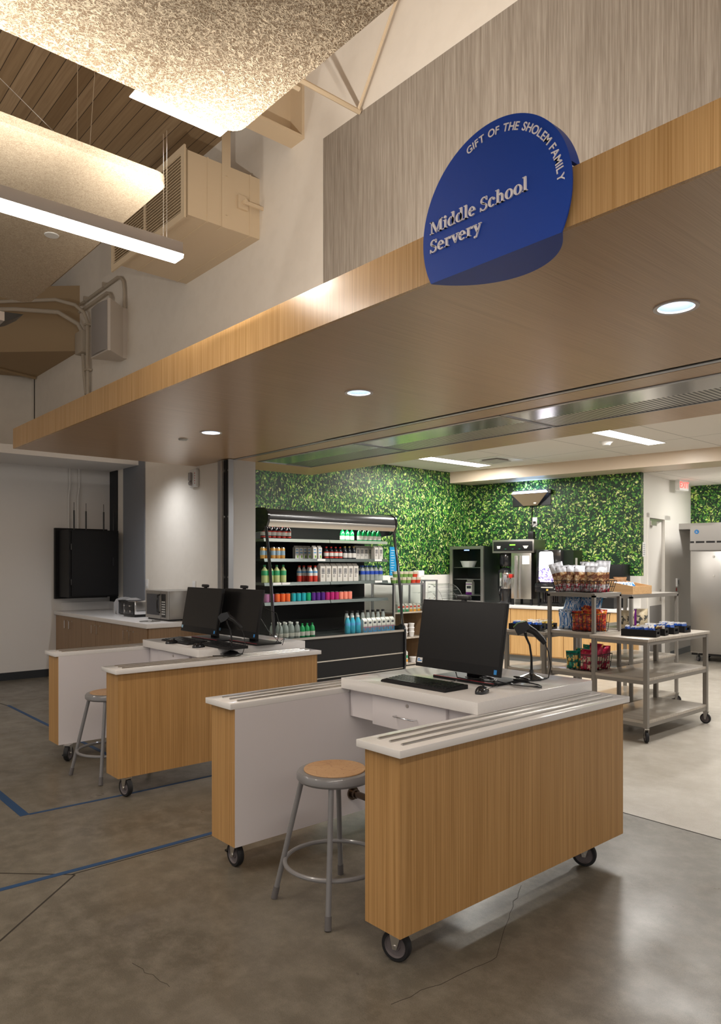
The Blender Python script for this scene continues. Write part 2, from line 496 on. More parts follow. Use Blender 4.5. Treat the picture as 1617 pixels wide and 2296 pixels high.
# painted bands on the short wall behind the side counter
m = MB(); m.box(-10.5, -10.24, 4.262, 4.282, .91, 2.92); struct('wall_band', m, M['dark_band']).name = 'trim_3'
m = MB(); m.box(-10.02, -9.33, 4.262, 4.282, .91, 3.2); struct('trim_4', m, M['grey_band'])
m = MB(); m.box(-14.02, -14.0, 4.270, 4.281, 3.03, 6.42); struct('trim_5', m, M['crack'])
m = MB(); m.box(-5.42, 7.5, 4.262, 4.281, ZS, 5.595); struct('wall_accent', m, M['wallcover']).name = 'trim_6'
# wooden canopy: front edge board, underside, header over the opening
m = MB(); m.box(-7.91, 6.0, 2.206, 2.226, ZS, 2.945); struct('trim_7', m, M['oak_front'])
m = MB(); DLX = (-5.77, -3.757, -1.552); q = .11; cy = 3.265; xs = -7.91
for dx in DLX + (None,):
    xe = 6.0 if dx is None else dx - q
    m.box(xs, xe, 2.226, 4.28, ZS, ZS + .03)
    if dx is None: break
    xs = dx + q
    m.box(dx - q, dx + q, 2.226, cy - q, ZS, ZS + .03); m.box(dx - q, dx + q, cy + q, 4.28, ZS, ZS + .03)
    for k in range(32):                      # square cell with a round hole for the downlight
        p = []
        for kk in (k, k + 1):
            an = 2 * PI * kk / 32; c_, s_ = math.cos(an), math.sin(an); f = q / max(abs(c_), abs(s_)); p.append(((dx + c_ * f, cy + s_ * f), (dx + c_ * .08, cy + s_ * .08)))
        m.prism([p[0][0], p[1][0], p[1][1], p[0][1]], ZS, ZS + .03, 'z')
m.box(-7.91, 6.0, 2.226, 4.279, 2.90, 2.94); m.box(-7.91, -7.89, 2.226, 4.279, ZS + .04, 2.90)
struct('trim_8', m, M['oak_y'])
m = MB(); m.box(-7.70, 6.0, 4.36, 4.59, ZS, ZS + .04); m.box(-7.70, -7.10, 4.59, 5.36, ZS, ZS + .04); m.box(-7.70, 6.0, 5.36, 5.85, ZS, ZS + .04); m.box(-7.70, 6.0, 5.80, 5.85, ZS + .04, 3.16); m.box(-7.70, -7.65, 4.6, 5.80, ZS + .04, 3.16)
struct('trim_9', m, M['oak_y'])
m = MB(); m.box(-7.1, 6.0, 4.29, 4.335, ZS - .004, ZS + .012); struct('trim_10', m, M['alum'])
# coiling shutter guide at the left of the opening
t = thing('shutter_guide', 'tall aluminium and black track beside the opening, left of the white jamb', 'door track', (-7.2, 4.28, 0))
m = MB(); m.box(-.115, -.012, -.055, .0, 0, ZS - .005); m.build('outer_channel', M['alum'], t)
m = MB(); m.box(-.012, .012, -.075, .0, 0, ZS - .005); m.box(.026, .040, -.075, .0, 0, ZS - .005); m.build('polished_edge', M['steel'], t)
m = MB(); m.box(.040, .12, -.03, .0, 0, ZS - .005); m.box(.012, .026, -.03, .0, 0, ZS - .005); m.build('black_slot', M['black_matte'], t)
m = MB(); m.box(.12, .135, -.06, .0, 0, ZS - .005); m.build('inner_channel', M['alum'], t)
for z in (.7, 1.42, 2.1, 2.62):
    m = MB(); m.cyl((.08, -.034, z), (.08, -.03, z), .012, 10); m.build('bolt', M['steel'], t)
# louvred steel air unit set flush in the header
for i, (x0, x1) in enumerate(((-7.05, -5.375), (-5.365, -3.60), (-3.59, -1.86), (-1.85, -.1), (-.09, 1.6))):
    t = thing('air_curtain_panel', 'steel air grille panel in the header, %s from the left' % ('first', 'second', 'third', 'fourth', 'fifth')[i], 'air grille', ((x0 + x1) / 2, 4.975, ZS), 0, 'steel air grille panels in the header')
    h = (x1 - x0) / 2
    m = MB(); m.box(-h, h, -.38, -.345, -.006, .03); m.box(-h, h, .365, .38, -.006, .03); m.box(-h, -h + .012, -.345, .365, -.006, .03); m.box(h - .012, h, -.345, .365, -.006, .03); m.build('frame', M['alum'], t)
    m = MB(); m.box(-h + .012, h - .012, -.345, .0, .0, .03); m.build('polished_plate', M['mirror_steel'] if 'mirror_steel' in M else M.setdefault('mirror_steel', base('polished_steel', (.80, .79, .77), .16, metal=1)), t)
    m = MB(); m.box(-h + .012, h - .012, .0, .365, .0, .03); m.build('perforated_plate', M['perforated'], t)

# ---- kitchen shell: left wall square to the hall, back part turned by 9 degrees
A9 = R(9); C1 = Vector((-8.52, 10.05, 0)); U9 = Vector((math.cos(A9), math.sin(A9), 0)); N9 = Vector((-U9.y, U9.x, 0))
def B(s, off, z=0):                      # along the back wall, towards the room
    return C1 + U9 * s - N9 * off + Vector((0, 0, z))
M9 = Matrix.Translation(C1) @ Matrix.Rotation(A9, 4, 'Z')
def MBx(x0, x1, y0, y1, z0, z1): return MB().box(x0, x1, y0, y1, z0, z1, M9)
m = MB(); m.box(-8.64, -8.52, 4.5, 10.3, 0, 1.382); struct('wall_left', m, M['kitchen_white'])
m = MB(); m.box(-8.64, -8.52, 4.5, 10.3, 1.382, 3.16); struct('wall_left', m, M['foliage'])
struct('wall_back', MBx(0, 3.01, 0, .12, 0, 1.382), M['kitchen_white'])
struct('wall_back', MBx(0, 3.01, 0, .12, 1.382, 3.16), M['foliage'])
m = MBx(3.01, 3.13, 2.70, 2.82, 0, 2.3)
# side wall with the door: built around the door hole
m = MB()
m.box(2.90, 3.01, .12, .30, 0, 3.16, M9); m.box(2.90, 3.01, 1.30, 2.6, 0, 3.16, M9); m.box(2.90, 3.01, .30, 1.30, 2.33, 3.16, M9)
struct('wall_right', m, M['kitchen_white'])
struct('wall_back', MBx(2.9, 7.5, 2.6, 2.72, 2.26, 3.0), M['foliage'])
struct('wall_back', MBx(2.9, 7.5, 2.6, 2.72, 0, 2.26), M['kitchen_white'])
m = MB(); m.box(3.01, 7.0, 1.9, 2.6, 2.16, 2.26, M9); struct('trim_11', m, M['steel_dull'])
struct('baseboard_right', MBx(3.01, 3.022, 1.36, 2.6, 0, .10), M['grey_base'])
m = MB(); m.box(-8.6, 7.5, 5.85, 15, 3.16, 3.22); struct('ceiling', m, M['tiles'])
m = MB(); m.box(3.0, 7.5, .1, 2.72, 2.965, 3.0, M9); struct('ceiling', m, M['tiles'])
m = MB(); m.box(-.12, 7.5, -.535, .0, 2.97, 3.16, M9); m.box(3.01, 7.5, .0, .12, 2.97, 3.16, M9); struct('trim_12', m, M['cream_beam'] if 'cream_beam' in M else M.setdefault('cream_beam', base('tan_beam_paint', (.66, .54, .42), .35)))

# door in the side wall
d = MB(); d.box(2.95, 2.985, .34, 1.05, .01, 2.29, M9); dr = struct('door_1', d, M['kitchen_white'])
d = MB(); d.box(2.90, 3.03, .27, .34, 0, 2.36, M9); d.box(2.90, 3.03, 1.08, 1.36, 0, 2.36, M9); d.box(2.90, 3.03, .27, 1.36, 2.29, 2.36, M9); d.build('door_frame', M['kitchen_white'], dr)
d = MB(); d.box(2.985, 2.989, .35, 1.04, .03, .90, M9); d.build('kick_plate', M['kick'], dr)
d = MB(); d.cyl(M9 @ Vector((2.985, .98, 1.04)), M9 @ Vector((3.05, .98, 1.04)), .012, 10); d.cyl(M9 @ Vector((3.045, .98, 1.04)), M9 @ Vector((3.045, .86, 1.04)), .010, 10); d.box(2.985, 2.995, .955, 1.005, .96, 1.15, M9); d.build('door_handle', M['steel'], dr)
d = MB(); d.box(2.989, 3.05, .36, .62, 2.17, 2.24, M9); d.box(2.989, 3.0, .36, 1.0, 2.25, 2.28, M9); d.tube([M9 @ Vector((3.03, .6, 2.235)), M9 @ Vector((3.04, .86, 2.25)), M9 @ Vector((3.02, 1.0, 2.27))], .008, 8); d.build('door_closer', M['steel'], dr)

# kitchen linear lights
def kitchen_light(x0, x1, y0, y1, z, label):
    t = thing('linear_ceiling_light', label, 'ceiling light', ((x0 + x1) / 2, (y0 + y1) / 2, z), 0, 'recessed linear lights over the servery')
    hx, hy = (x1 - x0) / 2, (y1 - y0) / 2
    m = MB(); m.box(-hx, hx, -hy, hy, -.004, -.001); m.build('diffuser', M['lens_cool'], t)
    m = MB(); m.box(-hx - .012, -hx, -hy - .012, hy + .012, -.006, -.001); m.box(hx, hx + .012, -hy - .012, hy + .012, -.006, -.001); m.box(-hx, hx, -hy - .012, -hy, -.006, -.001); m.box(-hx, hx, hy, hy + .012, -.006, -.001); m.build('trim_frame', M['white'], t)
    area('ceiling_lamp', (0, 0, -.008), hx * 2, hy * 2, P_KITCHEN, NEUT, t)
kitchen_light(-4.79, -4.56, 7.83, 9.29, 3.16, 'bright linear recessed light in the kitchen ceiling, right-hand one')
kitchen_light(-7.72, -7.46, 7.82, 9.30, 3.16, 'bright linear recessed light in the kitchen ceiling beside the green wall')
kitchen_light(-6.24, -6.00, 6.05, 7.4, 3.16, 'linear recessed light just behind the wooden header')
kitchen_light(-3.2, -2.96, 6.05, 7.4, 3.16, 'linear recessed light behind the header at the right')
kitchen_light(-.6, -.36, 6.3, 7.8, 3.16, 'linear recessed light furthest right in the kitchen')
p_ = B(4.6, -1.4, 2.96)
kitchen_light(p_.x - .6, p_.x + .6, p_.y - .1, p_.y + .1, 2.962, 'linear recessed light over the tall steel refrigerator')

# blue masking tape and saw-cut joints on the floor
def strip(name, pts, w, mt, label, cat, z=.0015):
    m = MB()
    for (x0, y0), (x1, y1) in zip(pts, pts[1:]):
        d = Vector((x1 - x0, y1 - y0, 0)); n = Vector((-d.y, d.x, 0)).normalized() * w / 2
        a, b = Vector((x0, y0, 0)), Vector((x1, y1, 0))
        m.prism([(a + n).xy, (b + n).xy, (b - n).xy, (a - n).xy], 0, z, 'z')
    o = m.build(name, mt); o.location = (0, 0, 0)
    return tag(o, label, cat) if cat else tag(o, kind='structure')
strip('floor_tape', [(-3.795, .6), (-3.77, 1.55), (-3.765, 3.4)], .034, M['tape'], 'long blue tape line on the concrete passing left of the front station', 'tape')
strip('floor_tape', [(-4.805, 1.434), (-4.786, 2.0), (-4.787, 3.4)], .026, M['tape'], 'blue tape line running under the wheel of the rear station', 'tape')
strip('floor_tape', [(-5.5, 1.405), (-4.80, 1.408)], .055, M['tape'], 'short thick blue tape strip at the left edge of the floor', 'tape')
strip('floor_tape', [(-8.65, 2.36), (-5.5, 2.372)], .035, M['tape'], 'blue tape line running from far left under the rear station', 'tape')
strip('trim_13', [(-3.735, 1.32), (-3.73, 4.26)], .007, M['crack'], None, None, .0008)
strip('trim_14', [(-5.5, -.1), (-3.99, 1.05), (-3.76, 1.29), (-3.72, 1.33), (-3.273, .862), (-2.6, .2)], .009, M['crack'], None, None, .0008)
strip('trim_15', [(-10.4, 2.1), (-8.65, 2.35)], .012, M['crack'], None, None, .0008)
rc = random.Random(3)
def wiggle(a, b, n, amp):
    return [(a[0] + (b[0] - a[0]) * i / n + rc.uniform(-amp, amp), a[1] + (b[1] - a[1]) * i / n + rc.uniform(-amp, amp)) for i in range(n + 1)]
strip('trim_16', wiggle((-1.88, 1.79), (-1.83, 2.33), 12, .008) + wiggle((-1.96, 2.53), (-2.16, 2.93), 10, .008), .0018, M['crack'], None, None, .0006)
strip('trim_17', wiggle((-2.75, 1.2), (-2.5, 1.25), 8, .008), .0015, M['crack'], None, None, .0006)

# ------------------------------------------------------------------ overhead in the hall
def board(name, x0, x1, y0, y1, z, th, mt, label, rad=.08):
    pts = []
    for cx, cy, a0 in ((x1 - rad, y1 - rad, 0), (x0 + rad, y1 - rad, 90), (x0 + rad, y0 + rad, 180), (x1 - rad, y0 + rad, 270)):
        for k in range(6): a = R(a0 + k * 18); pts.append((cx + rad * math.cos(a), cy + rad * math.sin(a)))
    cx, cy = (x0 + x1) / 2, (y0 + y1) / 2
    m = MB(); m.prism([(p[0] - cx, p[1] - cy) for p in pts], 0, th, 'z')
    o = m.build(name, mt, loc=(cx, cy, z)); return tag(o, label, 'acoustic ceiling board')
board('acoustic_board', -3.27, -.66, -1.8, 2.0, 3.8, .05, M['woodwool'], 'large coarse wood-fibre ceiling board, the near one beside the accent wall')
bB = board('acoustic_board', -6.56, -3.95, -1.8, 1.96, 3.8, .05, M['woodwool_fine'], 'wood-fibre ceiling board behind the glowing pendant, with a small round disc')
m = MB(); m.lathe([(.0, -.006), (.045, -.006), (.048, .0), (.0, .0)], 24, cap=False); tag(m.build('sprinkler_cover', M['white_disc'] if 'white_disc' in M else M.setdefault('white_disc', base('grey_white_disc', (.50, .50, .48), .5)), loc=(-5.09, 1.665, 3.8)), 'small round pale disc set in the underside of the fibre board', 'ceiling disc')
m = MB(); m.box(-.05, .05, -.5, 0, 0, .005); tag(m.build('cable_tray', M['white_tray'] if 'white_tray' in M else M.setdefault('white_tray', base('white_tray_paint', (.80, .80, .80), .5)), loc=(-3.345, 1.975, 3.835)), 'narrow white metal strip along the edge of the large fibre board', 'ceiling strip')
t = thing('hanger_wire', 'thin slack wire rising from the left fibre board to the timber deck', 'wire', (-3.97, 1.5, 3.85))
m = MB(); m.tube([(0, 0, 0), (.01, .03, .5), (-.04, .0, 1.4), (-.05, .02, 2.55)], .002, 6); m.build('strand', M['steel'], t)
t = thing('hanger_wire', 'long taut wire crossing diagonally in front of the timber deck', 'wire', (-3.99, 1.35, 3.85))
m = MB(); m.tube([(0, 0, 0), (.25, -1.5, .75), (.5, -3.0, 1.5)], .0022, 6); m.build('strand', M['steel'], t)
t = thing('hanger_wire', 'short thin wire dropping from the deck behind the left fibre board', 'wire', (-4.3, 1.55, 3.85))
m = MB(); m.tube([(0, 0, 0), (-.02, .02, 2.5)], .002, 6); m.build('strand', M['steel'], t)

# sheet-metal duct with louvred face
t = thing('supply_air_duct', 'large beige sheet-metal duct with a louvred face above the canopy', 'air duct', (-7.335, 4.28, 5.02))
m = MB(); m.box(-.835, .80, -.84, 0, 0, .64); m.build('duct_body', M['beige'], t)
m = MB()
for x in (-.838, .803):
    for y in (-.62, -.12): m.box(x - .004, x + .004, y - .008, y + .008, -.004, .644)
for y in (-.62, -.12): m.box(-.83, .795, y - .008, y + .008, -.006, .0)
m.build('standing_seam', M['beige'], t)
g = MB()
fa, fb, fz0, fz1 = -1.0, .80, -.035, .685
g.box(fa, fa + .07, -.88, -.86, fz0, fz1); g.box(fb - .07, fb, -.88, -.86, fz0, fz1); g.box(fa + .07, fb - .07, -.88, -.86, fz0, fz0 + .07); g.box(fa + .07, fb - .07, -.88, -.86, fz1 - .07, fz1); g.box(-.13, -.09, -.878, -.862, fz0 + .07, fz1 - .07)
gr = g.build('louvre_frame', M['beige'], t)
g = MB(); g.box(-.98, -.84, -.858, -.842, -.015, .665); g.box(-.84, .79, -.858, -.841, -.014, .66); g.build('flange_slot_shade', M['beige_dark'], gr)  # flange plate; its darker beige carries the shade behind the blades
g = MB()
for i in range(19):
    z = .045 + i * .031
    for u0, u1 in ((fa + .07, -.13), (-.09, fb - .07)): g.prism([(-.882, z - .006), (-.862, z + .010), (-.862, z + .014), (-.884, z - .002)], u0, u1, 'x')
g.build('louvre_blades', M['beige'], gr)
m = MB(); m.box(.802, .810, -.46, -.36, -.008, 1.38); m.box(.70, .802, -.46, -.36, -.008, -.001); m.build('hanger_strap', M['beige'], t)
m = MB(); m.box(.801, .83, -.28, -.16, .24, .38); m.cyl((.83, -.22, .31), (.89, -.22, .31), .018, 12); m.box(.86, .875, -.24, .0, .28, .315); m.build('damper_lever', M['beige'], t)
for p in ((.810, -.41, .12), (.810, -.41, .52)):
    m = MB(); m.lathe([(.012, 0), (.010, .006), (0, .007)], 8, p); m.build('rivet', M['beige'], t)
# brown duct elbow on the left
t = thing('return_air_duct', 'tan sheet-metal duct elbow entering the wall at upper left', 'air duct', (-12.9, 3.6, 4.98))
poly = [(-1.29, -3.8), (-.45, -3.8), (-.45, -1.0), (1.15, .68), (-1.0, .68), (-1.29, .1)]
m = MB(); m.prism(poly, 0, 1.05, 'z'); m.build('duct_body', M['duct_brown'], t)
m = MB(); m.tube([(-.44, -1.02, 1.07), (-.44, -1.02, -.02), (-1.0, .66, -.02)], .03, 8); m.build('joint_flange', M['duct_brown'], t)
m = MB(); m.tube([(-.44, -2.6, -.02), (-.44, -2.6, 1.07)], .03, 8); m.build('joint_flange', M['duct_brown'], t)
# steel beam end and joist near the top
t = thing('roof_beam', 'beige steel channel beam running out from the wall above the duct', 'beam', (-5.86, 4.28, 5.74))
m = MB(); m.box(-.10, .12, -5.5, 0, 0, .03); m.build('flange', M['beige'], t)
m = MB(); m.box(-.10, -.07, -5.5, 0, .03, .68); m.box(-.07, .12, -.03, 0, .03, .68); m.build('web', M['beige'], t)
t = thing('bar_joist', 'thin beige open-web joist sloping up beside the large fibre board', 'joist', (-4.87, 4.24, 5.58))
m = MB(); m.tube([(0, -4.5, .0), (0, .0, 0)], .022, 8); m.tube([(-.06, -4.5, -.03), (-.06, -.62, -.03)], .022, 8); m.build('bottom_chord', M['beige'], t)
m = MB(); m.tube([(0, -.62, 0), (.12, -.62, .55), (.18, -.62, .84)], .016, 6); m.build('diagonal', M['beige'], t)
m = MB(); m.tube([(0, -.02, 0), (.46, -.03, .63), (.61, -.03, .84)], .014, 6); m.build('diagonal', M['beige'], t)

# wall loudspeaker and conduits
t = thing('wall_speaker', 'white box loudspeaker mounted high on the wall above the canopy', 'loudspeaker', (-9.95, 4.28, 4.50))
m = MB(); m.prism([(-.14, .0), (.025, .0), (.03, -.06), (.27, -.34), (.25, -.37), (-.30, -.39), (-.32, -.36), (-.20, -.06)], -.03, .68, 'z'); m.build('cabinet', M['speaker_white'], t, smooth=20)
m = MB(); m.prism([(.235, -.372), (.15, -.40), (-.02, -.415), (-.18, -.405), (-.29, -.39)], -.01, .66, 'z'); m.build('grille', M['speaker_grille'], t)
t = thing('conduit_run', 'pair of painted conduits along the wall curving down into the loudspeaker', 'conduit', (-10.08, 4.24, 5.44))
m = MB(); m.tube([(-1.55, 0, .24), (-.4, 0, .24), (-.08, 0, .24), (.04, 0, .20), (.12, 0, .12), (.15, 0, .0), (.15, 0, -.26)], .022, 10); m.build('conduit_pipe', M['conduit'], t)
m = MB(); m.tube([(-1.55, -.01, .12), (-.72, -.01, .12), (-.45, -.01, .12), (-.34, -.01, .08), (-.28, -.01, .0), (-.26, -.06, -.22)], .022, 10); m.build('conduit_pipe', M['conduit'], t)
for x in (-.55, -1.3):
    m = MB(); m.box(x - .02, x + .02, -.035, .03, .225, .30); m.build('pipe_clip', M['conduit'], t)
t = thing('conduit_riser', 'vertical painted conduit beside a small junction box, left of the loudspeaker', 'conduit', (-11.25, 4.22, 3.2))
m = MB(); m.tube([(0, 0, -.16), (0, 0, 2.1), (-.04, -.04, 2.25), (-.15, -.14, 2.38), (-.4, -.35, 2.48), (-1.6, -1.4, 2.5)], .028, 10); m.build('conduit_pipe', M['conduit'], t)
m = MB(); m.tube([(-.06, 0, 1.0), (-.14, 0, 1.3), (-.2, 0, 1.65)], .028, 10); m.tube([(-.22, 0, 2.0), (-.24, -.06, 2.12), (-.42, -.3, 2.30), (-.9, -.8, 2.36), (-2.0, -2, 2.36)], .034, 10); m.build('branch_pipe', M['conduit'], t)
m = MB(); m.rbox(-.36, -.08, -.07, .055, 1.66, 2.0, .01); m.build('junction_box', M['conduit'], t)
for z in (1.35, 2.05):
    m = MB(); m.box(-.05, .05, -.045, .045, z, z + .03); m.build('pipe_clip', M['conduit'], t)
t = thing('capped_ceiling_light', 'unlit linear fixture with black end cap at the far left edge', 'ceiling light', (-5.28, 1.40, 3.19))
m = MB(); m.box(-.11, .07, -1.5, -.0, 0, .06); m.build('housing', M['aluminium_body'], t)
m = MB(); m.prism([(0.001, 0), (.001, .06), (.12, .07), (.05, .02)], -.11, .07, 'x'); m.build('end_cap', M['black'], t)
# unseen lamp, added beyond the canopy's left end to light the wall
t = thing('added_side_lamp', 'small added lamp, out of view, washing the wall above the side counter', 'ceiling light', (-8.42, 3.72, 2.90))
m = MB(); m.lathe([(.05, .0), (.06, .0), (.06, .10), (.001, .10)], 20, cap=False); m.build('lamp_can', M['white'], t)
m = MB(); m.box(.05, .51, -.015, .015, .045, .06); m.build('bracket_arm', M['white'], t)
d = bpy.data.lights.new('added_side_light', 'SPOT'); d.energy = 75; d.spot_size = R(140); d.spot_blend = 1.0; d.color = (.95, .97, 1.0); d.shadow_soft_size = .04
o = bpy.data.objects.new('added_side_light', d); COL.objects.link(o); o.parent = t; o.location = (0, 0, .03)
# ------------------------------------------------------------------ rolling cashier stations
def caster(parent, x, y, r, zt, ang, name='caster', brake=False):
    """wheel on the floor, centre r; ang = heading of the wheel's flat face"""
    c = bpy.data.objects.new(name, None)
    Mt = Matrix.Translation((x, y, 0)) @ Matrix.Rotation(R(ang), 4, 'Z')      # local +x = face normal
    w = r * .27
    m = MB(); m.mat(0)
    prof = [(r * .74, -w), (r * .93, -w), (r, -w * .55), (r, w * .55), (r * .93, w), (r * .74, w)]
    Mw = Mt @ Matrix.Translation((0, 0, r)) @ Matrix.Rotation(R(90), 4, 'Y')
    m.lathe(prof, 32, (0, 0, 0), Mw, cap=False)
    m.mat(1); m.lathe([(0, -w * .6), (r * .3, -w * .9), (r * .34, -w * .45), (r * .66, -w * .45), (r * .74, -w * .95), (r * .74, w * .95), (r * .66, w * .45), (r * .34, w * .45), (r * .3, w * .9), (0, w * .6)], 32, (0, 0, 0), Mw, cap=False)
    o = m.build(name, [M['rubber'], M['wheel_grey']], parent)
    f = MB()
    for sgn in (-1, 1):
        xx = sgn * w * 1.25
        f.prism([(-r * .14, r * .82), (r * .14, r * .82), (r * .52, zt - .004), (-r * .40, zt - .004)], xx - .0015, xx + .0015, 'x', Mt)
    f.box(-w * 1.5, w * 1.5, -r * .5, r * .55, zt - .010, zt - .001, Mt)
    f.cyl(Mt @ Vector((-w * 1.6, 0, r)), Mt @ Vector((w * 1.6, 0, r)), r * .13, 8)
    f.build('caster_fork', M['steel'], o)
    if brake:
        f = MB(); f.box(-w, w, -r * 1.25, -r * .75, r * .9, r * 1.05, Mt); f.build('brake_pedal', M['black'], o)
    return o

def station(x, y, rz, label, wheels):
    t = thing('cashier_station', label, 'checkout counter', (x, y, 0), rz, 'rolling cashier stations')
    zt, zs, zb = .864, .834, .132
    L = 1.716
    for xa, xb, inner in ((-.253, 0, -1), (-1.472, -1.219, 1)):
        ov_a = .025; ov_b = .025
        ax, bx = (xa + .025, xb - (.025 if inner < 0 else .002))
        if inner < 0: ax = xa + .027
        m = MB(); m.box(ax, bx, .025, L - .025, zb, zs); m.build('side_panel', M['oak'], t)
        m = MB()
        if inner < 0: m.box(ax - .002, ax, .027, L - .03, zb, zs)
        else: m.box(bx, bx + .002, .027, L - .03, zb, zs)
        m.build('inner_liner', M['laminate'], t)
        m = MB(); m.rbox(xa, xb, 0, L, zs, zt, .002); s = m.build('tray_shelf', M['quartz'], t)
        for k in range(3):
            rx = (-.190 + .067 * k) if inner < 0 else (-1.405 + .072 * k)
            m = MB(); m.tube([(rx, .065, zt + .003), (rx, L - .085, zt + .003)], .006, 10); m.build('tray_rail', M['steel'], t)
    m = MB(); m.rbox(-1.222, -.224, .728, L, zt, .923, .002); m.build('counter_top', M['quartz'], t)
    m = MB(); m.box(-1.212, -.262, .79, 1.30, .70, zt); m.build('desk_box', M['laminate'], t)
    m = MB(); m.rbox(-1.00, -.46, .768, .789, .690, .852, .002); dr = m.build('drawer', M['laminate'], t)
    m = MB(); m.tube([(-.81, .768, .765), (-.81, .742, .765), (-.80, .738, .765), (-.67, .738, .765), (-.66, .742, .765), (-.66, .768, .765)], .0042, 8); m.build('drawer_handle', M['chrome'], dr)
    m = MB(); m.cyl((-.728, .764, .828), (-.728, .769, .828), .010, 16); m.build('lock', M['steel'], dr)
    m = MB(); m.cyl((-1.219, .81, .25), (-.222, .81, .25), .019, 16); fr = m.build('foot_rail', M['bronze'], t)
    m = MB(); m.cyl((-1.219, .81, .25), (-1.207, .81, .25), .038, 24); m.cyl((-1.207, .81, .25), (-1.18, .81, .25), .026, 20); m.cyl((-.222, .81, .25), (-.234, .81, .25), .038, 24); m.build('rail_flange', M['bronze'], fr)
    for (wx, wy, a) in wheels: caster(t, wx, wy, .0625, zb, a - rz, brake=(wx < -1))
    return t
station(-1.974, 1.921, .19, 'oak-clad rolling cashier station with one monitor, the nearest to the viewer', ((-.105, .085, -71), (-.110, 1.45, -65), (-1.31, .085, -90), (-1.31, 1.5, -80)))
station(-4.701, 1.950, -.54, 'oak-clad rolling cashier station with two monitors, behind the front station', ((-.05, .09, -80), (-.115, 1.45, -60), (-1.21, .10, 48), (-1.31, 1.5, -80)))

# ------------------------------------------------------------------ stools
def stool(x, y, rz, label):
    t = thing('shop_stool', label, 'stool', (x, y, 0), rz, 'round grey stools')
    zt = .615
    m = MB(); m.lathe([(.150, zt - .048), (.170, zt - .046), (.178, zt - .036), (.178, zt - .016), (.170, zt - .004), (.155, zt), (.146, zt - .002)], 48); m.build('seat_rim', M['stool_grey'], t)
    m = MB(); m.lathe([(0, zt - .004), (.143, zt - .004), (.145, zt + .001), (.143, zt + .004), (0, zt + .005)], 48, cap=False); m.build('seat', M['seat_board'], t)
    for sx in (-1, 1):
        for sy in (-1, 1):
            m = MB(); a = Vector((sx * .108, sy * .108, zt - .045)); b = Vector((sx * .198, sy * .198, .03))
            m.cyl(a, b, .0127, 14); lg = m.build('leg', M['stool_grey'], t)
            m = MB(); m.cyl(a + (b - a) * .95, a + (b - a) * 1.052, .0152, 14); m.build('foot_cap', M['stool_cap'] if 'stool_cap' in M else M.setdefault('stool_cap', base('dark_grey_cap', (.13, .12, .12), .6)), lg)
    m = MB(); rr = .232
    m.tube([(rr * math.cos(2 * PI * k / 48), rr * math.sin(2 * PI * k / 48), .19) for k in range(48)], .0105, 10, closed=True); m.build('foot_ring', M['stool_grey'], t)
    return t
stool(-2.64, 2.145, 0, 'grey metal stool with round tan seat, the nearer one inside the front station')
stool(-5.325, 2.166, 9.7, 'grey metal stool with round tan seat at the rear station, half hidden')

# ------------------------------------------------------------------ computers on the stations
def monitor(x, y, z, w, h, tilt, rz, label, sticker='plain', stand_h=True, webcam=False):
    """x,y = centre of the bottom edge, z = deck height, bottom edge lift from z"""
    t = thing('desktop_computer', label, 'computer', (x, y, z), rz)
    lift = .065
    Mt = Matrix.Translation((0, 0, lift)) @ Matrix.Rotation(R(-tilt), 4, 'X')
    m = MB(); m.rbox(-w / 2, w / 2, 0, .022, 0, h, .003, Mt); m.rbox(-w / 2 + .06, w / 2 - .06, .02, .045, .03, h - .06, .01, Mt); b = m.build('housing', M['bezel'], t)
    m = MB(); m.box(-w / 2 + .008, w / 2 - .008, -.0012, 0, .052, h - .008, Mt); m.build('display', M['screen'], b)
    m = MB()
    if sticker == 'white':
        m.box(-w / 2 + .010, -w / 2 + .050, -.0016, -.0004, .022, .050, Mt); m.build('label_sticker', M['paper'], b)
        m = MB(); m.box(-w / 2 + .014, -w / 2 + .046, -.002, -.001, .030, .036, Mt); m.box(-w / 2 + .016, -w / 2 + .030, -.002, -.001, .039, .045, Mt); m.build('label_print', M['blue_sticker'], b)
        m = MB()
    else:
        m.box(-w / 2 + .010, -w / 2 + .034, -.0016, -.0004, .028, .052, Mt); m.build('label_sticker', M['paper_blue'] if 'paper_blue' in M else M.setdefault('paper_blue', base('pale_blue_paper', (.35, .6, .8), .5)), b)
        m = MB()
    m.box(w / 2 - .036, w / 2 - .018, -.0016, -.0004, .012, .036, Mt); m.build('blue_label', M['blue_sticker'], b)
    m = MB(); m.rbox(-w / 2 + .08, w / 2 - .08, .06, .30, 0, .016, .004); bs = m.build('stand_base', M['bezel'], t)
    m = MB(); m.box(-w / 2 + .085, w / 2 - .085, .061, .0655, .0145, .0175); m.build('edge_trim', M['red_trim'], bs)
    m = MB(); m.rbox(-.045, .045, .15, .185, .014, .26, .004); m.rbox(-.04, .04, .06, .17, .20, .27, .004); m.build('stand_neck', M['bezel'], t)
    if webcam:
        m = MB(); m.rbox(-.045, .045, -.008, .020, h + .006, h + .030, .006, Mt); m.box(-.012, .012, .0, .02, h - .002, h + .010, Mt); m.build('webcam', M['black'], t)
    return t
mon = monitor(-2.64, 2.985, .923, .60, .385, 10, 0, 'black all-in-one computer on the front station, with a white corner label', 'white', webcam=True)
m = MB(); pts = []
rg = random.Random(5)
for k in range(40):
    a = k * .62; pts.append((.12 + .07 * math.cos(a) + .05 * math.sin(k * .3), .10 + .045 * math.sin(a), .024 + .002 * (k % 7)))
m.tube(pts, .0028, 6)
m.tube([(-.02, .03, .055), (.0, .02, .03), (.05, .05, .022), (.12, .10, .024)], .0035, 6)
m.tube([(.16, .1, .03), (.30, .10, .02), (.42, .2, .006)], .003, 6)
m.build('power_cable', M['black'], mon)
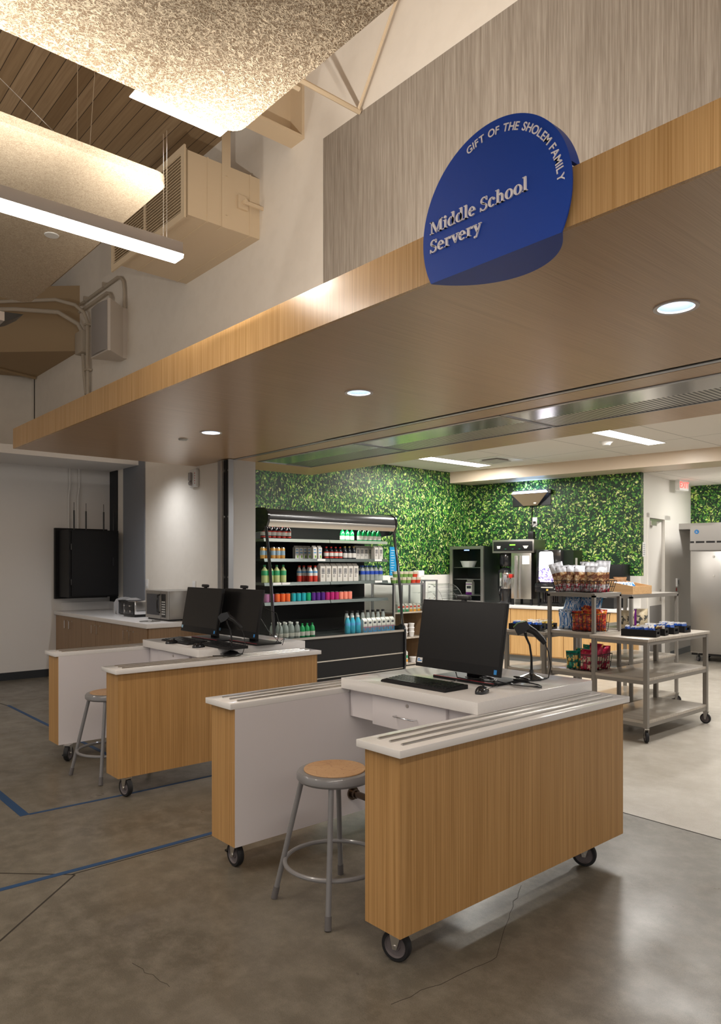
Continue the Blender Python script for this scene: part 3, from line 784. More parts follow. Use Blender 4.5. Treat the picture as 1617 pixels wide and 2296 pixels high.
monitor(-5.53, 3.0, .923, .61, .385, 10, -.5, 'left one of the two overlapping black computers on the rear station', webcam=True)
m2 = monitor(-5.06, 3.09, .923, .58, .385, 10, -.5, 'right one of the two overlapping black computers on the rear station', webcam=True)
m = MB(); m.tube([(.22, .12, .30), (.34, .16, .26), (.36, .18, .15), (.30, .2, .05), (.24, .22, .02)], .0028, 6); m.tube([(.20, .1, .22), (.27, .13, .12), (.32, .2, .03), (.33, .24, .06), (.36, .22, .06), (.36, .2, .01)], .0026, 6); m.build('power_cable', M['black'], m2)

def keyboard(x, y, z, rz, label):
    t = thing('keyboard', label, 'keyboard', (x, y, z), rz)
    m = MB(); m.prism([(-.09, .0), (.09, .0), (.09, .022), (.07, .022), (-.082, .012), (-.09, .006)], -.235, .235, 'x'); m.build('keyboard_body', M['bezel'], t)
    m = MB()
    for r_ in range(6):
        yy = .066 - r_ * .0235; zz = .0205 - r_ * .0016
        xs = [(-.222 + .0212 * i, .0175) for i in range(21)]
        if r_ == 5: xs = [(-.222, .024), (-.196, .018), (-.174, .02), (-.148, .125), (-.018, .02), (.006, .02), (.030, .024)] + [(-.222 + .0212 * i, .0175) for i in range(13, 21)]
        for (x0, wd) in xs:
            if r_ in (3,) and .07 < x0 < .12: continue
            m.prism([(x0, yy - .009), (x0 + wd, yy - .009), (x0 + wd, yy + .009), (x0, yy + .009)], zz, zz + .0055, 'z')
    m.build('keys', M['key'], t)
    m = MB(); m.tube([(.05, .09, .012), (.07, .13, .010), (.10, .17, .02)], .002, 6); m.build('cable', M['black'], t)
    return t
keyboard(-2.712, 2.812, .923, .5, 'black keyboard in front of the single computer on the front station')
keyboard(-5.46, 2.87, .923, -1, 'black keyboard before the left computer on the rear station')
keyboard(-5.15, 2.99 - .13, .923, -1, 'black keyboard before the right computer on the rear station').location = (-5.135, 2.945, .9465)
bpy.data.objects['keyboard.002'].location = (-4.985, 2.9, .923) if False else (-5.0, 2.93, .923)
bpy.data.objects['keyboard.001'].location = (-5.50, 2.86, .923)

def mouse(x, y, z, rz, label, cable):
    t = thing('computer_mouse', label, 'computer mouse', (x, y, z), rz)
    m = MB()
    m.grid(16, 16, lambda u, v: Vector(((.031 - .004 * math.cos(PI * v)) * math.cos(PI * u) * math.sin(PI * v) ** .6, -.055 * math.cos(PI * v), .036 * (math.sin(PI * u) * math.sin(PI * v)) ** .75 * (1.0 - .18 * (2 * v - 1)))))
    m.build('mouse_body', M['black_gloss'], t, recalc=False)
    m = MB(); m.cyl((-.004, .022, .032), (.004, .022, .032), .007, 10); m.build('scroll_wheel', M['rubber'], t)
    m = MB(); m.tube(cable, .0018, 6); m.build('cable', M['black'], t)
mouse(-2.352, 2.862, .923, 20, 'small black mouse right of the keyboard on the front station', [(0, .055, .01), (.03, .10, .02), (.02, .17, .01), (.0, .26, .003)])
mouse(-5.70, 2.76, .923, 10, 'black mouse at the left edge of the rear station counter', [(0, .055, .01), (.02, .1, .01), (.04, .16, .003)])
bpy.data.objects['computer_mouse.001'].location = (-5.47, 2.735, .923)
mouse(-5.07, 2.76, .923, 15, 'black mouse at the right edge of the rear station counter', [(0, .055, .01), (.02, .1, .01), (.04, .16, .003)])

def scanner(x, y, z, rz, label, flip=1):
    t = thing('barcode_scanner', label, 'barcode scanner', (x, y, z), rz)
    m = MB(); m.lathe([(.088, 0), (.088, .006), (.06, .018), (.028, .028), (.012, .032), (.011, .05)], 6); m.build('stand_base', M['black_gloss'], t)
    m = MB(); m.tube([(0, 0, .04), (.0, 0, .12), (-.01 * flip, 0, .19), (-.03 * flip, 0, .235), (-.035 * flip, 0, .26)], [.008, .006, .006, .007, .010], 10); m.build('gooseneck', M['black'], t)
    Mh = Matrix.Translation((-.04 * flip, 0, .29)) @ Matrix.Rotation(R(-30 * flip), 4, 'Y')
    h = MB()
    h.prism([(-.055, -.020), (-.052, .030), (-.020, .040), (.028, .026), (.030, -.012), (-.012, -.024)] if flip > 0 else [(.055, -.020), (.052, .030), (.020, .040), (-.028, .026), (-.030, -.012), (.012, -.024)], -.033, .033, 'y', Mh)
    h.build('scanner_head', M['black_gloss'], t)
    h = MB(); h.tube([Mh @ Vector((.005 * flip, 0, .0)), Mh @ Vector((.035 * flip, 0, -.05)), Mh @ Vector((.050 * flip, 0, -.105)), Mh @ Vector((.054 * flip, 0, -.135))], [.024, .019, .018, .014], 12); h.build('handle', M['black'], t)
    h = MB(); h.box(-.03 * flip if flip > 0 else .0, .0 if flip > 0 else .03, -.028, .028, .024, .032, Mh); h.build('sight_window', M['dark_glass'], t)
    e = Mh @ Vector((.054 * flip, 0, -.135))
    h = MB(); h.tube([e, e + Vector((.02 * flip, 0, -.05)), Vector((.105 * flip, .0, .07)), Vector((.09 * flip, -.03, .012)), Vector((.0, -.10, .004)), Vector((-.12 * flip, -.12, .004))], .003, 8); h.build('cable', M['black'], t)
    return t
scanner(-2.46, 3.43, .923, 40, 'black handheld scanner on a gooseneck stand, on the front station')
scanner(-4.854, 2.925, .8765, 48, 'black handheld scanner on a gooseneck stand at the rear station')
t = thing('coiled_cable', 'loose coil of black cable lying beside the scanner stand on the front station', 'cable', (-2.33, 3.20, .924))
m = MB()
m.tube([(.085 * math.cos(k * .35) * (1 + .05 * math.sin(k)), .055 * math.sin(k * .35) * (1 + .06 * math.cos(k * .7)), .004 + .0009 * (k % 9)) for k in range(56)], .0036, 6); m.build('loops', M['black'], t)
m = MB(); m.tube([(-.02 + .05 * math.cos(k * .5) - .03, .03 + .02 * math.sin(k * .5), .012 + .0012 * k) for k in range(24)], .0045, 6); m.build('tied_bundle', M['black'], t)

# ------------------------------------------------------------------ side counter at the left
t = thing('side_counter', 'long wooden base cabinet with white worktop under the black wall box', 'counter', (-10.49, 3.46, 0))
X1 = 2.975
m = MB(); m.box(0, X1 - .03, .04, .79, .10, .86); m.build('cabinet_body', M['oak_dull'], t)
m = MB(); m.box(0.02, X1 - .06, .10, .78, 0, .10); m.build('toe_kick', M['baseboard'], t)
m = MB(); m.rbox(0, X1, 0, .80, .86, .91, .003); m.build('worktop', M['quartz'], t)
m = MB(); m.box(0, .02, .10, .78, .91, 1.02); m.box(0, .9, .775, .80, .91, 1.02); m.build('backsplash', M['quartz'], t)
for i in range(6):
    x0 = .02 + i * .485; m = MB(); m.box(x0 + .003, x0 + .482, .022, .04, .12, .855); dd = m.build('cabinet_door', M['oak_dull'], t)
    hx = x0 + (.40 if i % 2 == 0 else .08)
    m = MB(); m.tube([(hx, .022, .80), (hx, .0, .80), (hx, .0, .70), (hx, .022, .70)], .005, 8); m.build('door_pull', M['chrome'], dd)
    m = MB(); m.cyl((hx + .07, .016, .80), (hx + .07, .023, .80), .009, 12); m.build('lock', M['steel'], dd)
t = thing('wall_rack_cabinet', 'black steel wall cabinet with four antennas above the side counter', 'equipment cabinet', (-10.49, 3.83, 1.08))
m = MB(); m.box(0, .06, -.37, .37, 0, .99); m.build('back_box', M['black_matte'], t)
m = MB(); m.box(.06, .48, -.33, .36, .03, .955); bx = m.build('cabinet_body', M['black_matte'], t)
m = MB(); m.box(.48, .50, -.30, .35, .05, .935); dd = m.build('door', M['black_matte'], t)
m = MB(); m.box(.50, .508, .26, .285, .46, .58); m.build('door_latch', M['black_gloss'], dd)
m = MB(); m.box(.47, .507, -.315, -.30, .2, .28); m.box(.47, .507, -.315, -.30, .68, .76); m.build('hinge', M['black_gloss'], dd)
for i, (ax, ay) in enumerate(((.42, -.24), (.35, -.05), (.35, .20), (.45, .30))):
    m = MB(); m.tube([(ax, ay, .955), (ax, ay, .98)], .009, 8); m.tube([(ax, ay, .98), (ax, ay, 1.22)], .011, 8); m.tube([(ax, ay, 1.22), (ax, ay, 1.33)], .004, 6); m.build('antenna', M['black'], t)
t = thing('wall_conduit', 'pair of thin white conduits running up the wall from the black cabinet', 'conduit', (-10.478, 3.72, 2.07))
for dy in (-.06, .07):
    m = MB(); m.tube([(0, dy, 0), (0, dy, .45), (0, dy + .02, .6), (0, dy + .015, .85)], .014, 8); m.build('conduit_pipe', M['white_wall'], t)

t = thing('microwave_oven', 'stainless steel microwave oven at the right end of the side counter', 'microwave', (-7.98, 3.98, .911))
m = MB(); m.rbox(-.30, .28, -.16, .24, .018, .345, .004); m.build('casing', M['steel_dull'], t)
m = MB(); m.box(-.29, .27, -.15, .23, 0, .018); m.build('feet_base', M['black'], t)
m = MB(); m.box(-.30, .10, -.178, -.161, .02, .343); dd = m.build('door', M['steel_dull'], t)
m = MB(); m.box(-.265, .065, -.180, -.178, .06, .305); m.build('door_window', M['dark_glass'], dd)
m = MB(); m.tube([(.075, -.178, .30), (.075, -.205, .295), (.075, -.212, .20), (.075, -.205, .10), (.075, -.178, .095)], .010, 8); m.build('door_handle', M['black_gloss'], dd)
m = MB(); m.box(.105, .278, -.178, -.161, .02, .343); pn = m.build('control_panel', M['steel_dull'], t)
m = MB(); m.box(.125, .225, -.180, -.178, .04, .31); m.build('keypad', M['black'], pn)
m = MB()
for i in range(6):
    for j in range(3): m.box(.135 + j * .03, .153 + j * .03, -.182, -.180, .07 + i * .028, .085 + i * .028)
m.build('keypad_buttons', M['white'], pn)
t = thing('slot_toaster', 'four-slot chrome and black toaster just left of the microwave', 'toaster', (-8.72, 3.92, .911))
m = MB(); m.rbox(-.16, .16, -.13, .13, .02, .20, .02); m.build('casing', M['chrome'], t)
m = MB(); m.rbox(-.165, .165, -.135, .135, 0, .03, .005); m.rbox(-.14, .14, -.14, -.128, .03, .19, .004); m.build('black_front', M['black'], t)
m = MB()
for x in (-.08, .08):
    m.box(x - .02, x + .02, -.165, -.135, .13, .145); m.cyl((x, -.14, .07), (x, -.158, .07), .016, 12)
m.build('levers', M['chrome'], t)
t = thing('slot_toaster', 'pair of arched grey toaster ends at the back of the side counter', 'toaster', (-9.20, 4.0, .911))
for x in (-.20, -.11, .12):
    m = MB(); m.prism([(-.13, 0), (.13, 0), (.13, .14), (.10, .19), (.03, .215), (-.03, .215), (-.10, .19), (-.13, .14)], x, x + .035, 'x')
    m.build('end_panel', M['grey_plastic'] if 'grey_plastic' in M else M.setdefault('grey_plastic', base('light_grey_plastic', (.42, .42, .43), .4)), t)
m = MB(); m.rbox(-.10, .13, -.115, .115, .01, .185, .01); m.build('casing', M['black'], t)
t = thing('sink_grate', 'small dark round drain plate in the worktop before the microwave', 'drain', (-7.86, 3.66, .911))
m = MB(); m.lathe([(.0, .0), (.12, .0), (.12, .003), (.10, .004), (.0, .002)], 28, cap=False); m.build('plate', M['steel'], t)
m = MB(); m.lathe([(.0, .003), (.03, .003), (.03, .012), (.0, .012)], 16, cap=False); m.build('knob', M['chrome'], t)
for i, (x, lb) in enumerate(((-9.27, 'white wall outlet above the counter, the left one of two'), (-7.96, 'white wall outlet above the counter, the right one of two'))):
    t = thing('wall_outlet', lb, 'outlet', (x, 4.28, 1.30))
    m = MB(); m.rbox(-.037, .037, -.009, -.001, -.062, .062, .002); m.build('cover_plate', M['white'], t)
    m = MB(); m.box(-.017, .017, -.011, -.009, -.035, .035); m.build('socket', M['paper'], t)
t = thing('strobe_alarm', 'white wall-mounted fire alarm strobe with red marks', 'fire alarm', (-7.93, 4.28, 2.60))
m = MB(); m.rbox(-.095, .095, -.045, -.001, -.11, .11, .02); m.build('base_plate', M['white'], t)
m = MB(); m.rbox(-.06, .0, -.075, -.046, -.03, .07, .008); m.lathe([(.03, 0), (.028, .02), (.02, .03), (0, .033)], 16, (-.03, -.046, -.06), Matrix.Rotation(R(90), 4, 'X')); m.build('strobe_lens', M['acrylic_grey'] if 'acrylic_grey' in M else M.setdefault('acrylic_grey', base('smoky_lens', (.35, .33, .32), .2)), t)
m = MB()
for i in range(5): m.box(.05, .062, -.047, -.044, .05 - i * .03, .062 - i * .03)
m.build('red_marks', M['exit_mark'] if 'exit_mark' in M else M.setdefault('exit_mark', base('red_print', (.5, .02, .02), .5)), t)
m = MB(); m.lathe([(.0, -.012), (.035, -.012), (.042, -.006), (.044, 0), (0, 0)], 24, cap=False); tag(m.build('canopy_disc', M['white_disc'], loc=(-6.25, 3.24, 2.743)), 'small flat pale disc in the canopy, left of the leftmost downlight', 'ceiling disc')
# ------------------------------------------------------------------ folded circular sign
SC, SR, SZ = (-1.7525, 2.892), .3527, 2.722
sx0 = (SR ** 2 - (SC[1] - SZ) ** 2) ** .5
t = thing('round_sign', 'blue circular sign folded under the canopy edge with white lettering', 'sign', (SC[0], 2.19, SZ))
a0 = math.atan2(SZ - SC[1], sx0); a1 = PI - a0
m = MB(); pts = [(SR * math.cos(a0 + (a1 - a0) * k / 72), SC[1] - SZ + SR * math.sin(a0 + (a1 - a0) * k / 72)) for k in range(73)]
m.prism(pts, -.006, .0, 'y')
m.build('face_panel', M['sign_blue'], t, smooth=20)
m = MB()                                    # rim that wraps back over the canopy
hi = [p for p in pts if p[1] > 2.95 - SZ]
o_, i_ = hi, [(x * .965, (z - (SC[1] - SZ)) * .965 + SC[1] - SZ) for x, z in hi]
m.prism(o_ + i_[::-1], .0, .055, 'y'); m.build('rim', M['sign_blue'], t, smooth=20)
m = MB(); seg = []
for k in range(41):                          # small segment folded flat below the canopy
    a = a1 + (2 * PI + a0 - a1) * k / 40
    seg.append((SR * math.cos(a), -(SC[1] - SZ + SR * math.sin(a)) * .95 ))
hmax = SR - (SC[1] - SZ)
seg = [(SR * math.cos(a1 + (2 * PI + a0 - a1) * k / 40), (-(SC[1] - SZ) - SR * math.sin(a1 + (2 * PI + a0 - a1) * k / 40)) * 1.12) for k in range(41)]
m.prism(seg, -.0, .018, 'z'); m.build('folded_segment', M['sign_blue'], t, smooth=20)

def text_geo(ch, size):
    c = bpy.data.curves.new('t', 'FONT'); c.body = ch; c.size = size; c.extrude = .0015; c.align_x = 'CENTER'; c.offset = .0006
    o = bpy.data.objects.new('t', c); COL.objects.link(o)
    bpy.context.view_layer.update()
    me = bpy.data.meshes.new_from_object(o.evaluated_get(bpy.context.evaluated_depsgraph_get()))
    vs = [v.co.copy() for v in me.vertices]; fs = [list(p.vertices) for p in me.polygons]
    bpy.data.objects.remove(o); bpy.data.curves.remove(c); bpy.data.meshes.remove(me)
    return vs, fs
def flat_text(mb, txt, size, loc, Mrot):
    vs, fs = text_geo(txt, size)
    mb.add([Mrot @ v + Vector(loc) for v in vs], fs)
FACE = Matrix.Rotation(R(90), 3, 'X')
m = MB(); txt = 'GIFT OF THE SHOLEM FAMILY'
wd = {'I': .55, ' ': .66, 'M': 1.5, 'O': 1.22, 'G': 1.15, 'H': 1.1, 'E': .92, 'F': .88, 'L': .86, 'T': .95, 'S': .95, 'Y': 1.0, 'A': 1.1}
TG = {c: text_geo(c, .0405) for c in set(txt) if c != ' '}
wd = {c: max(v.x for v in g[0]) - min(v.x for v in g[0]) + .0075 for c, g in TG.items()}; wd[' '] = .017
tot = sum(wd.get(c, 1) for c in txt); ang_a, ang_b = R(112), R(1); rad = .296; acc = 0
for ch in txt:
    w_ = wd.get(ch, 1); u = (acc + w_ / 2) / tot; acc += w_
    if ch == ' ': continue
    an = ang_a + (ang_b - ang_a) * u
    vs, fs = TG[ch]; mx = (max(v.x for v in vs) + min(v.x for v in vs)) / 2
    Rm = Matrix.Rotation(an - PI / 2, 3, 'Z')
    out = []
    for v in vs:
        q = Rm @ Vector((v.x - mx, v.y + rad, v.z)); out.append(Vector((q.x, -.0075 - q.z, q.y + SC[1] - SZ)))
    m.add(out, fs)
m.build('arched_lettering', M['sign_letter'], t)

# bold serif letters, drawn stroke by stroke (unit = cap height .70)
def ringp(cx, cy, rx, ry, tx, ty, a, b, n=22):
    o, i = [], []
    for k in range(n + 1):
        q = R(a + (b - a) * k / n)
        o.append((cx + rx * math.cos(q), cy + ry * math.sin(q))); i.append((cx + (rx - tx) * math.cos(q), cy + (ry - ty) * math.sin(q)))
    return [(o[k], o[k + 1], i[k + 1], i[k]) for k in range(n)]
def rc_(x0, y0, x1, y1): return [((x0, y0), (x1, y0), (x1, y1), (x0, y1))]
def dot(cx, cy, r): return [tuple((cx + r * math.cos(2 * PI * k / 14), cy + r * math.sin(2 * PI * k / 14)) for k in range(14))]
def glyph(c):
    w = .125; s = .045
    if c == 'M': return rc_(0, 0, .24, s) + rc_(.0, .655, .2, .7) + rc_(.09, .0, .145, .7) + [((.06, .7), (.21, .7), (.50, .12), (.42, .0))] + [((.42, .0), (.48, .06), (.73, .7), (.665, .7))] + rc_(.66, 0, .80, .7) + rc_(.58, 0, .88, s) + rc_(.70, .655, .88, .7), .92
    if c == 'i': return rc_(.07, 0, .195, .5) + rc_(0, 0, .265, s) + rc_(0, .455, .1, .5) + dot(.13, .635, .082), .30
    if c == 'l': return rc_(.07, 0, .195, .74) + rc_(0, 0, .265, s) + rc_(0, .695, .1, .74), .30
    if c == 'd': return ringp(.215, .245, .215, .26, .13, .045, 0, 360, 30) + rc_(.30, 0, .425, .74) + rc_(.23, .695, .32, .74) + rc_(.40, 0, .5, s), .53
    if c == 'e': return ringp(.215, .245, .215, .26, .13, .05, 12, 318, 28) + rc_(.06, .245, .425, .29), .46
    if c == 'S': return ringp(.235, .52, .20, .195, .085, .06, 25, 268, 24) + ringp(.225, .18, .215, .20, .095, .06, -155, 92, 24) + rc_(.36, .50, .42, .71) + rc_(.01, -.01, .06, .20) + [((.10, .42), (.20, .46), (.38, .27), (.30, .25))], .50
    if c == 'c': return ringp(.215, .245, .215, .26, .13, .05, 48, 318, 26) + dot(.335, .385, .07), .44
    if c == 'h': return rc_(.07, 0, .195, .74) + rc_(0, 0, .255, s) + rc_(0, .695, .1, .74) + ringp(.30, .33, .155, .175, .12, .06, 0, 150, 16) + rc_(.335, 0, .455, .34) + rc_(.285, 0, .52, s), .55
    if c == 'o': return ringp(.235, .245, .235, .26, .13, .045, 0, 360, 32), .50
    if c == 'r': return rc_(.07, 0, .195, .5) + rc_(0, 0, .28, s) + rc_(0, .455, .1, .5) + ringp(.29, .36, .13, .15, .09, .06, 55, 170, 12) + dot(.355, .425, .068), .43
    if c == 'v': return rc_(-.02, .455, .20, .5) + rc_(.30, .455, .48, .5) + [((.02, .48), (.165, .48), (.295, .10), (.215, 0))] + [((.215, 0), (.265, 0), (.435, .48), (.37, .48))], .47
    if c == 'y': return rc_(-.02, .455, .20, .5) + rc_(.30, .455, .48, .5) + [((.02, .48), (.165, .48), (.295, .10), (.215, 0))] + [((.13, -.20), (.19, -.20), (.435, .48), (.37, .48))] + dot(.10, -.165, .062), .47
    return [], .26
def serif(mb, txt, x, z, cap, wtot=None):
    k = cap / .70; adv = sum(glyph(c)[1] for c in txt) * k; kx = (wtot / adv if wtot else 1) * k
    for c in txt:
        ps, a = glyph(c)
        for p in ps: mb.prism([(x + q[0] * kx, z + q[1] * k) for q in p][::1], -.0125, -.006, 'y')
        x += a * kx
m = MB()
serif(m, 'Middle School', -2.062 - SC[0], 2.921 - SZ, .050, .484)
m.build('serif_lettering', M['sign_letter'], t, smooth=5)
m = MB(); serif(m, 'Servery', -2.062 - SC[0], 2.845 - SZ, .050, .268)
m.build('serif_lettering', M['sign_letter'], t, smooth=5)

# ------------------------------------------------------------------ open-front drinks cooler
CY0, CY1 = 5.20, 7.46
t = thing('drinks_cooler', 'black open-front refrigerated drinks display against the green wall', 'display cooler', (-8.0, (CY0 + CY1) / 2, 0))
def ly(y): return y - (CY0 + CY1) / 2
a_, b_ = ly(CY0), ly(CY1)
m = MB(); m.box(-.48, .42, a_ + .02, b_ - .02, .06, .56); m.build('base_body', M['black_matte'], t)
m = MB(); m.box(.42, .43, a_ + .03, b_ - .03, .06, .265); m.box(.42, .432, a_ + .03, b_ - .03, .285, .585); m.build('front_panel', M['black_matte'], t)
m = MB(); m.box(.42, .434, a_ + .03, b_ - .03, .267, .283); m.box(.40, .45, a_ + .03, b_ - .03, .585, .612); m.box(.42, .434, a_ + .03, b_ - .03, .05, .06); m.build('steel_trim', M['steel'], t)
m = MB(); m.box(-.40, .38, a_ + .04, b_ - .04, 0, .06); m.build('plinth', M['black'], t)
m = MB(); m.box(-.48, -.43, a_ + .02, b_ - .02, .56, 2.12); m.build('back_panel', M['black_matte'], t)
m = MB(); m.box(-.43, .40, a_ + .03, b_ - .03, .56, .60); m.build('well_floor', M['shelf_metal'], t)
prof = [(-.48, 2.12), (-.48, 2.26), (.02, 2.29), (.16, 2.28), (.235, 2.245), (.262, 2.19), (.258, 2.13), (.235, 2.085), (.22, 2.075), (.12, 2.10), (-.1, 2.10)]
m = MB(); m.prism(prof, a_ + .015, b_ - .015, 'y'); m.build('canopy_hood', M['hood'] if 'hood' in M else M.setdefault('hood', base('dark_satin_hood', (.035, .034, .035), .28, metal=.2, coat=.4)), t, smooth=40)
m = MB(); m.prism([(.258, 2.135), (.262, 2.10), (.225, 2.045), (.20, 2.05), (.235, 2.085)], a_ + .02, b_ - .02, 'y'); m.build('hood_lip', M['steel'], t, smooth=50)
for q in (a_, b_):
    m = MB(); m.prism([(-.50, 1.95), (-.50, 2.275), (.02, 2.30), (.17, 2.292), (.25, 2.252), (.277, 2.19), (.27, 2.12), (.23, 2.04), (.15, 1.99)], q - .012, q + .018 if q < 0 else q + .012, 'y'); e = m.build('end_cap', M['black_gloss'], t, smooth=40)
    m = MB(); m.tube([(.205, q, 2.05), (.25, q, 1.80), (.30, q, 1.50), (.34, q, 1.15), (.375, q, .80), (.41, q, .58)], .021, 8); m.build('curved_post', M['black_gloss'], t)
    m = MB(); m.prism([(-.44, .60), (.38, .60), (.365, .80), (.33, 1.15), (.29, 1.50), (.24, 1.80), (.20, 2.02), (-.44, 2.02)], q - .003, q + .003, 'y'); m.build('side_glass', M['glass'], t)
    m = MB(); m.prism([(.30, .0), (.43, .0), (.455, .10), (.455, .60), (.43, .66), (.39, .70), (.30, .66), (-.47, .60), (-.47, .0)], q - .014, q + .014, 'y'); m.build('side_panel', M['black_gloss'], t, smooth=40)
m = MB(); m.box(.408, .414, a_ + .04, b_ - .04, .60, .845); m.build('front_glass', M['glass'], t)
m = MB(); m.box(-.02, .02, a_ + .1, b_ - .1, 2.085, 2.098); lf = m.build('lamp_tube', M['led_strip'], t)
area('cooler_lamp', (.0, 0, 2.08), .05, b_ - a_ - .2, 9, (1, .97, .86), t, (0, R(12), 0))
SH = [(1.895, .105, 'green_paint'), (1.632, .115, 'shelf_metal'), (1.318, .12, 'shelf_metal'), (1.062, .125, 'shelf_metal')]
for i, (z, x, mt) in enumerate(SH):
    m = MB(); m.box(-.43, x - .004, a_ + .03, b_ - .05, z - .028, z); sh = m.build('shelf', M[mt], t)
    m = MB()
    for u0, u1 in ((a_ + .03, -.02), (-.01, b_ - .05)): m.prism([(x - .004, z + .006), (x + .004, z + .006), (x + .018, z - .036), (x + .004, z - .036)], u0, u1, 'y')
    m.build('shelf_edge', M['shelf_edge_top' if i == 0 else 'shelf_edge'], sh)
    for yb in (-.55, .0, .6): 
        m = MB(); m.prism([(-.43, z - .028), (x - .05, z - .028), (-.43, z - .10)], yb - .003, yb + .003, 'y'); m.build('shelf_bracket', M['black'], sh)
for (i, y) in ((1, 6.16), (1, 7.22), (2, 5.43), (2, 5.56), (2, 7.22)):
    z, x, _ = SH[i]
    m = MB(); m.box(x + .008, x + .014, ly(y) - .07, ly(y) + .07, z - .032, z + .004, None); m.build('price_strip', M['paper'], t)

# ------------------------------------------------------------------ bottles, cans and cartons
def pm(name, c, rough=.35, **k):
    if name not in M: M[name] = base(name, c, rough, **k)
    return M[name]
pm('cap_red', (.55, .03, .02)); pm('cap_gold', (.55, .38, .12)); pm('cap_green', (.02, .25, .10)); pm('cap_white', (.7, .7, .68)); pm('cap_blue', (.02, .08, .35)); pm('cap_black', (.01, .01, .012))
pm('dark_bottle', (.015, .018, .025), .15); pm('label_white', (.72, .70, .66)); pm('label_red', (.60, .05, .03)); pm('green_glass', (.01, .30, .09), .1, coat=.4); pm('lime_drink', (.55, .62, .28), .2)
pm('label_green', (.04, .35, .15)); pm('clear_plastic', (.60, .66, .64), .12, trans=.55, ior=1.2); pm('label_blue', (.02, .07, .42)); pm('teal_bottle', (.05, .42, .60)); pm('print_dark', (.05, .055, .07)); pm('carton_white', (.66, .63, .58), .5)
pm('can_gold', (.75, .42, .12), .25, metal=.4); pm('can_sky', (.35, .50, .62)); pm('can_silver', (.65, .65, .66), .2, metal=1); pm('orange_sun', (.85, .38, .05)); pm('print_blue', (.10, .33, .62)); pm('lime_fruit', (.25, .5, .05)); pm('pink_print', (.55, .25, .35))
def bottle(name, r, h, mats, bands, n=12, neck=.38):
    """bands: (fraction of height, material index) for the side; cap is the last material"""
    m = MB()
    zs = [0, .02]; ks = []
    prof = [(r * .86, 0), (r, h * .03)]; mm = [0]
    for f, mi in bands: prof.append((r, h * f)); mm.append(mi)
    prof += [(r * .82, h * .74), (r * neck, h * .86), (r * neck, h * .90)]; mm += [0, 0, 0]
    prof += [(r * (neck + .06), h * .90), (r * (neck + .06), h), (0.001, h)]; k = len(mats) - 1; mm += [k, k, k]
    m.lathe(prof, n, mats=mm)
    return m.build(name, [M[q] for q in mats])
def can(name, r, h, mats, bands):
    m = MB(); prof = [(r * .80, 0), (r, h * .05)]; mm = [0]
    for f, mi in bands: prof.append((r, h * f)); mm.append(mi)
    prof += [(r * .84, h * .97), (r * .84, h), (.001, h * .985)]; k = len(mats) - 1; mm += [k, k, k]
    m.lathe(prof, 14, mats=mm); return m.build(name, [M[q] for q in mats])
def carton(name, w, h, mats, marks):
    """gable-top carton, front faces +x; marks: (y0,y1,z0,z1,material) as fractions on the front"""
    m = MB(); hb = h * .84; q = w / 2
    m.mat(0); m.box(-q, q, -q, q, 0, hb)
    m.prism([(-q, hb), (q, hb), (.004, h * .96), (-.004, h * .96)], -q, q, 'y'); m.box(-.004, .004, -q, q, h * .95, h)
    for y0, y1, z0, z1, mi in marks: m.mat(mi); m.box(q, q + .0012, -q + y0 * w, -q + y1 * w, z0 * h, z1 * h)
    return m.build(name, [M[k] for k in mats])
blocks = [(.2, .8, .52, .57, 1), (.2, .8, .60, .65, 1), (.2, .5, .44, .49, 1), (.56, .8, .44, .49, 1), (.2, .8, .68, .72, 1), (.2, .6, .34, .37, 1), (.2, .6, .26, .29, 1)]
ORD = ['first', 'second', 'third', 'fourth', 'fifth', 'sixth', 'seventh', 'eighth', 'ninth', 'tenth', 'eleventh', 'twelfth']
def row(proto, ys, x, z, label, cat, group, used=set()):
    for i, y in enumerate(ys):
        o = proto
        if proto.name in used: o = proto.copy(); COL.objects.link(o)
        used.add(proto.name)
        o.location = (x, y, z + .001)
        tag(o, label + (', %s from the left' % ORD[i] if len(ys) > 1 else ''), cat, group)
z1, z2, z3, z4 = [s[0] for s in SH]
F = -7.975; BK = -8.07
dark = bottle('protein_bottle', .036, .175, ['dark_bottle', 'label_white', 'label_red', 'cap_red'], [(.10, 0), (.20, 2), (.25, 0), (.52, 1), (.60, 2), (.64, 0)])
row(dark, [5.28, 5.361, 5.437, 5.514, 5.594, 5.679], F, z1, 'black bottle with white label on the top shelf', 'bottle', 'dark bottles on the top shelf')
row(dark.copy() if False else dark, [6.325, 6.412, 6.495, 6.575], F, z2, 'black red-capped bottle in the middle of the second shelf', 'bottle', 'dark bottles on the second shelf')
gold = bottle('iced_coffee_bottle', .036, .185, ['dark_bottle', 'label_white', 'cap_gold'], [(.12, 0), (.48, 1), (.6, 0)])
row(gold, [6.665, 6.748, 6.83], F, z2, 'black gold-capped bottle on the second shelf', 'bottle', 'gold-capped bottles on the second shelf')
grn = bottle('sparkling_water_bottle', .037, .185, ['green_glass', 'label_white', 'green_glass'], [(.12, 0), (.42, 1), (.5, 0)], neck=.3)
row(grn, [6.942, 7.035, 7.130, 7.225, 7.319], F, z1, 'green glass bottle in the front row of the top shelf', 'bottle', 'green bottles on the top shelf')
row(grn, [6.72, 6.81, 6.90], -8.10, z1, 'green glass bottle set back on the top shelf', 'bottle', 'green bottles on the top shelf')
tall = can('slim_can', .034, .155, ['can_gold', 'can_sky', 'can_silver'], [(.32, 0), (.70, 1), (.92, 0)])
row(tall, [5.27, 5.345, 5.432, 5.509, 5.584], F, z2, 'slim gold and blue can at the left of the second shelf', 'can', 'slim cans on the second shelf')
